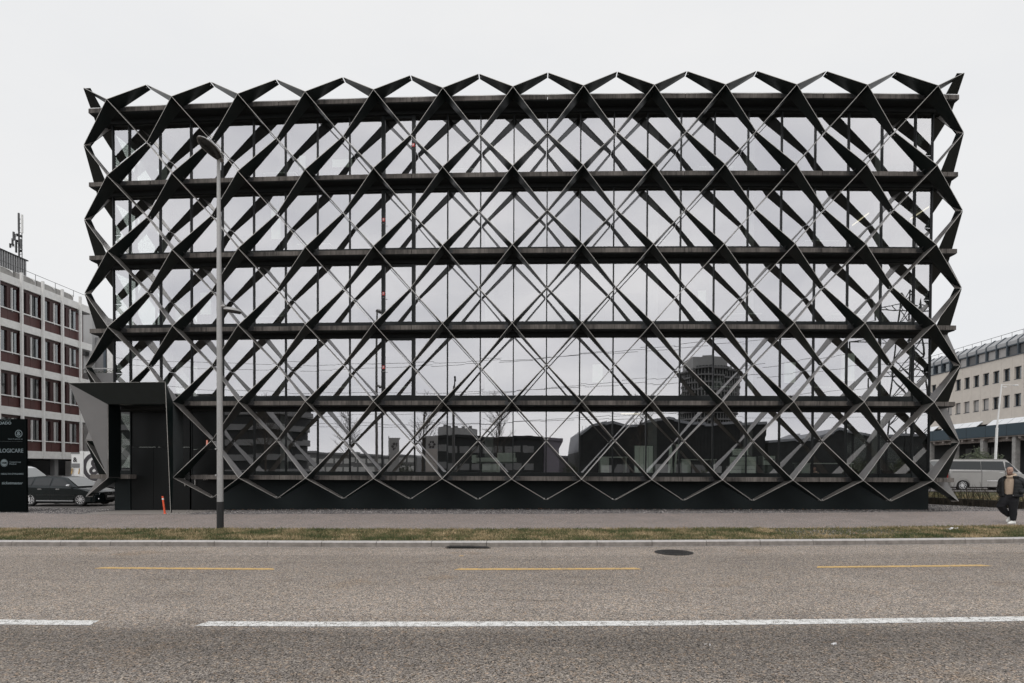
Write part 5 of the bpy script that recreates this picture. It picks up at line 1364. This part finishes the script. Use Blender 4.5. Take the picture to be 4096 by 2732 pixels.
# ------------------------------------------------------------------ the far side of the street (seen mirrored in the glass)
rnd = random.Random(21)
def opp(name, label, cat, outline, y, depth, mat, edge='roofl', rows=None, wmat='winl'):
    """outline: (x,z) left->right roof line; building from the ground up at y (facing +y)"""
    t_ = thing(name, label, cat, ((outline[0][0] + outline[-1][0]) / 2, y, 0))
    b = MB(); xs_ = outline
    for (xa, za), (xb, zb) in zip(xs_[:-1], xs_[1:]):
        b.hexa([(xa, y - depth, -.5), (xb, y - depth, -.5), (xb, y, -.5), (xa, y, -.5), (xa, y - depth, za), (xb, y - depth, zb), (xb, y, zb), (xa, y, za)])
        b.hexa([(xa, y - depth, za + .01), (xb, y - depth, zb + .01), (xb, y + .3, zb + .01), (xa, y + .3, za + .01), (xa, y - depth, za + .45), (xb, y - depth, zb + .45), (xb, y + .3, zb + .45), (xa, y + .3, za + .45)], 1)
    b.build('wall', [mat, edge], t_)
    if rows:
        x0_, x1_, n_, zz, hh = rows
        for z in zz:
            for k_ in range(n_):
                xa = x0_ + (x1_ - x0_) * k_ / n_; MB().box(xa + .2, xa + (x1_ - x0_) / n_ - .2, y, y + .05, z, z + hh).build('window', wmat, t_)
    return t_
# mirrored x is the real x; depth behind the camera: y = -D
opp('dark_hall', 'long black hall with a pale wavy roof edge across the street', 'building', [(10.0, 4.2), (10.5, 7.2), (12.6, 8.8), (16.5, 9.7), (19, 9.0), (23, 9.2), (27, 9.9), (31, 9.1), (36, 9), (41, 9.5), (45.5, 9.7)], -72, 22, 'darkb')
opp('dark_wing', 'lower dark wing across the street right of the black hall', 'building', [(46, 6.4), (56, 7.2), (60, 8.6), (66, 7.6), (84, 7.2)], -72, 18, 'darkb')
opp('office_block', 'dark brown-black office block across the street opposite the middle of the facade', 'building', [(-18.7, 6.3), (-12, 7.0), (-4, 6.6), (1, 6.7), (3.4, 6.6)], -70, 15, 'darkb', 'darkb', rows=(-18, 2, 10, (1.5, 4.4), 1.1), wmat='gray3')
opp('lilac_annex', 'lilac-grey rendered annex across the street with a dark neighbour', 'building', [(3.5, 6.5), (6.6, 6.3)], -70.5, 14, 'lilac', 'lilac')
opp('low_shed', 'low lilac-grey shed across the street between the annex and the dark hall', 'building', [(8.2, 3.6), (12.8, 3.5)], -96, 8, 'lilac')
rt = thing('round_drum', 'round pale rooftop drum of the office block across the street', 'building', (-13.5, -74, 7)); MB().tube((-13.5, -78, 6.8), (-13.5, -78, 8.9), 3.8, 3.8, 24).build('drum', 'gray2', rt)
b = MB()
for k_ in range(5): b.box(-16.4 + k_ * 1.3, -15.9 + k_ * 1.3, -79, -78, 8.9, 9.5)
b.build('roof_unit', 'gray3', rt)
sb = thing('curved_office', 'striped office building with rounded corner across the street on the left', 'building', (-46, -58, 0))
for k_ in range(5):
    z = .6 + 2.3 * k_; b = MB(); n = 14
    pts = [(-24 - 7 * (1 - math.cos(math.pi / 2 * t / n)) * 1.0, -50 - 7 * math.sin(math.pi / 2 * t / n)) for t in range(n + 1)]
    for (xa, ya), (xb, yb) in zip(pts[:-1], pts[1:]): pass
    b.box(-72, -44, -70, -57, z, z + .9, 0); b.tube((-44, -63.5, z), (-44, -63.5, z + .9), 6.5, n=28); b.build('floor_band', 'gray3', sb)
b = MB(); b.box(-72, -44.1, -69.7, -57.3, -.5, 12.2); b.tube((-44.1, -63.5, -.5), (-44.1, -63.5, 12.2), 6.2, n=28); b.build('glazing', 'darkb', sb)
opp('far_block', 'grey office block beyond the striped building across the street', 'building', [(-58, 5.2), (-45, 4.7), (-34, 4.2), (-25, 3.8)], -95, 12, 'gray3', 'mans', rows=(-57, -26, 16, (1.0, 2.8), 1.0), wmat='offwhite')
tow = thing('round_tower', 'tall drum-shaped office tower with ring balconies beyond the black hall', 'tower', (62.6, -150, 0))
b = MB(); b.tube((62.6, -150, 0), (62.6, -150, 31.5), 9.2, 9.2, 36); b.build('glazing', 'darkb', tow)
for k_ in range(15):
    z = 1.2 + 2.1 * k_; MB().tube((62.6, -150, z), (62.6, -150, z + .45), 10.0 + .3 * math.sin(k_), n=36).build('balcony_ring', 'gray3', tow)
b = MB()
for k_ in range(60): a = 2 * math.pi * k_ / 60; b.tube((62.6 + 9.5 * math.cos(a), -150 + 9.5 * math.sin(a), 0), (62.6 + 9.5 * math.cos(a), -150 + 9.5 * math.sin(a), 31.5), .12, n=4)
b.build('facade_rib', 'gray2', tow)
b = MB(); b.box(54.5, 68.5, -155, -145, 31.5, 35); b.build('plant_storey', 'gray2', tow)
for n_, (x, y, r_) in enumerate(((30, -60, 1.6), (57, -62, 2.6), (63, -60, 2.2), (-20.5, -62, 1.8), (8, -64, 1.5))):
    bush('evergreen_shrub', x, y, 0, r_, 900, '%s dark evergreen shrub from the left across the street' % ('fourth', 'fifth', 'sixth', 'second', 'third')[n_], seed=60 + n_, rz=1.1)
hl = thing('shop_front', 'pale lit shop band at the foot of the black hall across the street', 'shop front', (30, -71.9, 0))
for k_ in range(9): MB().box(14 + 3.4 * k_, 16.6 + 3.4 * k_, -71.95, -71.9, .6, 2.5).build('window', 'gray3' if k_ % 3 else 'gray2', hl)
b = MB()
for k_ in range(60): b.box(11 + k_ * .58, 11.04 + k_ * .58, -72, -71.93, 2.8, 9)
b.build('cladding_rib', 'soffit', hl)
# lattice pylon and its wires
py = thing('lattice_pylon', 'dark steel lattice power pylon across the street at the right', 'pylon', (74, -75, 0))
b = MB(); PX, PY = 76, -75
def leg(z): return 3.0 * (1 - z / 40) + .5
zz = [0, 5, 10, 14.5, 18.5, 22, 25, 28, 31, 34]
for za, zb in zip(zz[:-1], zz[1:]):
    a, e = leg(za), leg(zb)
    for sx, sy in ((-1, -1), (1, -1), (1, 1), (-1, 1)):
        b.tube((PX + sx * a, PY + sy * a, za), (PX + sx * e, PY + sy * e, zb), .13, n=4)
        nx, ny = (sy, -sx); nx2, ny2 = (-sy if False else sx, sy)
    for (s0, s1) in (((-1, -1), (1, -1)), ((1, -1), (1, 1)), ((1, 1), (-1, 1)), ((-1, 1), (-1, -1))):
        b.tube((PX + s0[0] * a, PY + s0[1] * a, za), (PX + s1[0] * e, PY + s1[1] * e, zb), .08, n=4); b.tube((PX + s1[0] * a, PY + s1[1] * a, za), (PX + s0[0] * e, PY + s0[1] * e, zb), .08, n=4)
for z, w_ in ((18.5, 9), (24.5, 11), (30.5, 7)):
    for s_ in (-1, 1):
        b.tube((PX, PY, z + 1.6), (PX + s_ * w_, PY, z), .1, n=4); b.tube((PX, PY, z), (PX + s_ * w_, PY, z), .1, n=4)
        for k_ in range(4): q = .2 + .2 * k_; b.tube((PX + s_ * w_ * q, PY, z), (PX + s_ * w_ * (q + .1), PY, z + 1.6 * (1 - q - .1)), .06, n=4)
        b.tube((PX + s_ * w_, PY, z), (PX + s_ * w_, PY, z - 1.8), .13, n=6)
b.build('steelwork', 'plastic', py)
k0 = 0
for z, w_ in ((18.5, 9), (24.5, 11), (30.5, 7)):
    for s_ in (-1, 1):
        b = MB(); a = Vector((PX + s_ * w_, PY, z - 1.8)); e = Vector((-160, PY - 30 + s_ * w_ * .8, z + 4)); pts = []
        for t in range(31): u = t / 30; p = a.lerp(e, u); p.z -= 4 * 9.0 * u * (1 - u); pts.append(p)
        b.path(pts, .045, 4); k0 += 1
        tag(b.build('power_line', 'plastic'), '%s thin overhead power line on the %s arms of the lattice pylon' % ('left' if s_ < 0 else 'right', {18.5: 'lowest', 24.5: 'middle', 30.5: 'topmost'}[z]), 'power line', 'overhead power lines hanging from the lattice pylon')
for z in (7.4, 8.3):
    b = MB(); b.path([(x, -33.5, z + .25 * math.cos(x / 9)) for x in range(-60, 61, 4)], .018, 4)
    tag(b.build('tram_wire', 'plastic'), '%s thin contact wire strung along the far side of the street' % ('lower' if z < 8 else 'upper'), 'wire', 'contact wires along the street')
# street trees in winter
def tree(x, y, h, label, seed, lean=0):
    rnd = random.Random(seed); t_ = thing('street_tree', label, 'tree', (x, y, 0)); b = MB(); b.tube((x, y, -.1), (x + lean * .3, y, h * .35), .11, .09, 8); b.tube((x + lean * .3, y, h * .35), (x + lean, y, h), .09, .015, 8); b.build('trunk', 'bark', t_)
    b = MB()
    for k_ in range(26):
        u = .3 + .68 * k_ / 26; a = rnd.uniform(0, 6.28); p = (x + lean * u, y, h * u)
        stem(b, p, (math.cos(a) * .75, math.sin(a) * .75, 1), h * .3 * (1.1 - u * .7), .028, 2, rnd, .55, 0, 3, 2)
    b.build('crown', 'bark', t_)
for n_, (x, y, h) in enumerate(((-20.4, -36, 8.6), (-11.5, -36, 9.2), (-3.0, -36, 9.4), (15.4, -44, 10.0), (-27.5, -30, 8.5))):
    tree(x, y, h, '%s bare young tree from the left across the street' % ('second', 'third', 'fourth', 'last', 'first')[n_], 40 + n_, .2)
# banners
for n_, (x, y) in enumerate(((-15.2, -34), (-10.6, -33))):
    t_ = thing('banner', '%s pale upright banner with a ring of dark discs across the street' % ('left', 'right')[n_], 'banner', (x, y, 0))
    MB().tube((x, y, -.1), (x, y, 5.2), .04, n=8).build('pole', 'steel', t_)
    MB().box(x + .05, x + 1.35, y - .01, y + .01, .9, 5.0).build('cloth', 'gray2', t_)
    b = MB()
    for k_ in range(6): a = 2 * math.pi * k_ / 6; b.tube((x + .7 + .3 * math.cos(a), y + .012, 4.1 + .3 * math.sin(a)), (x + .7 + .3 * math.cos(a), y + .02, 4.1 + .3 * math.sin(a)), .14, n=14)
    b.build('print', 'trlogo', t_)
b = MB(); b.tube((-7.2, -31.5, 0), (-7.2, -31.5, 11), .16, .11, 12); b.tube((-7.2, -31.5, 9), (-4.5, -31.5, 8.6), .04, n=6); tag(b.build('catenary_pole', 'steel'), 'tall grey contact-wire pole with a side arm across the street', 'pole')
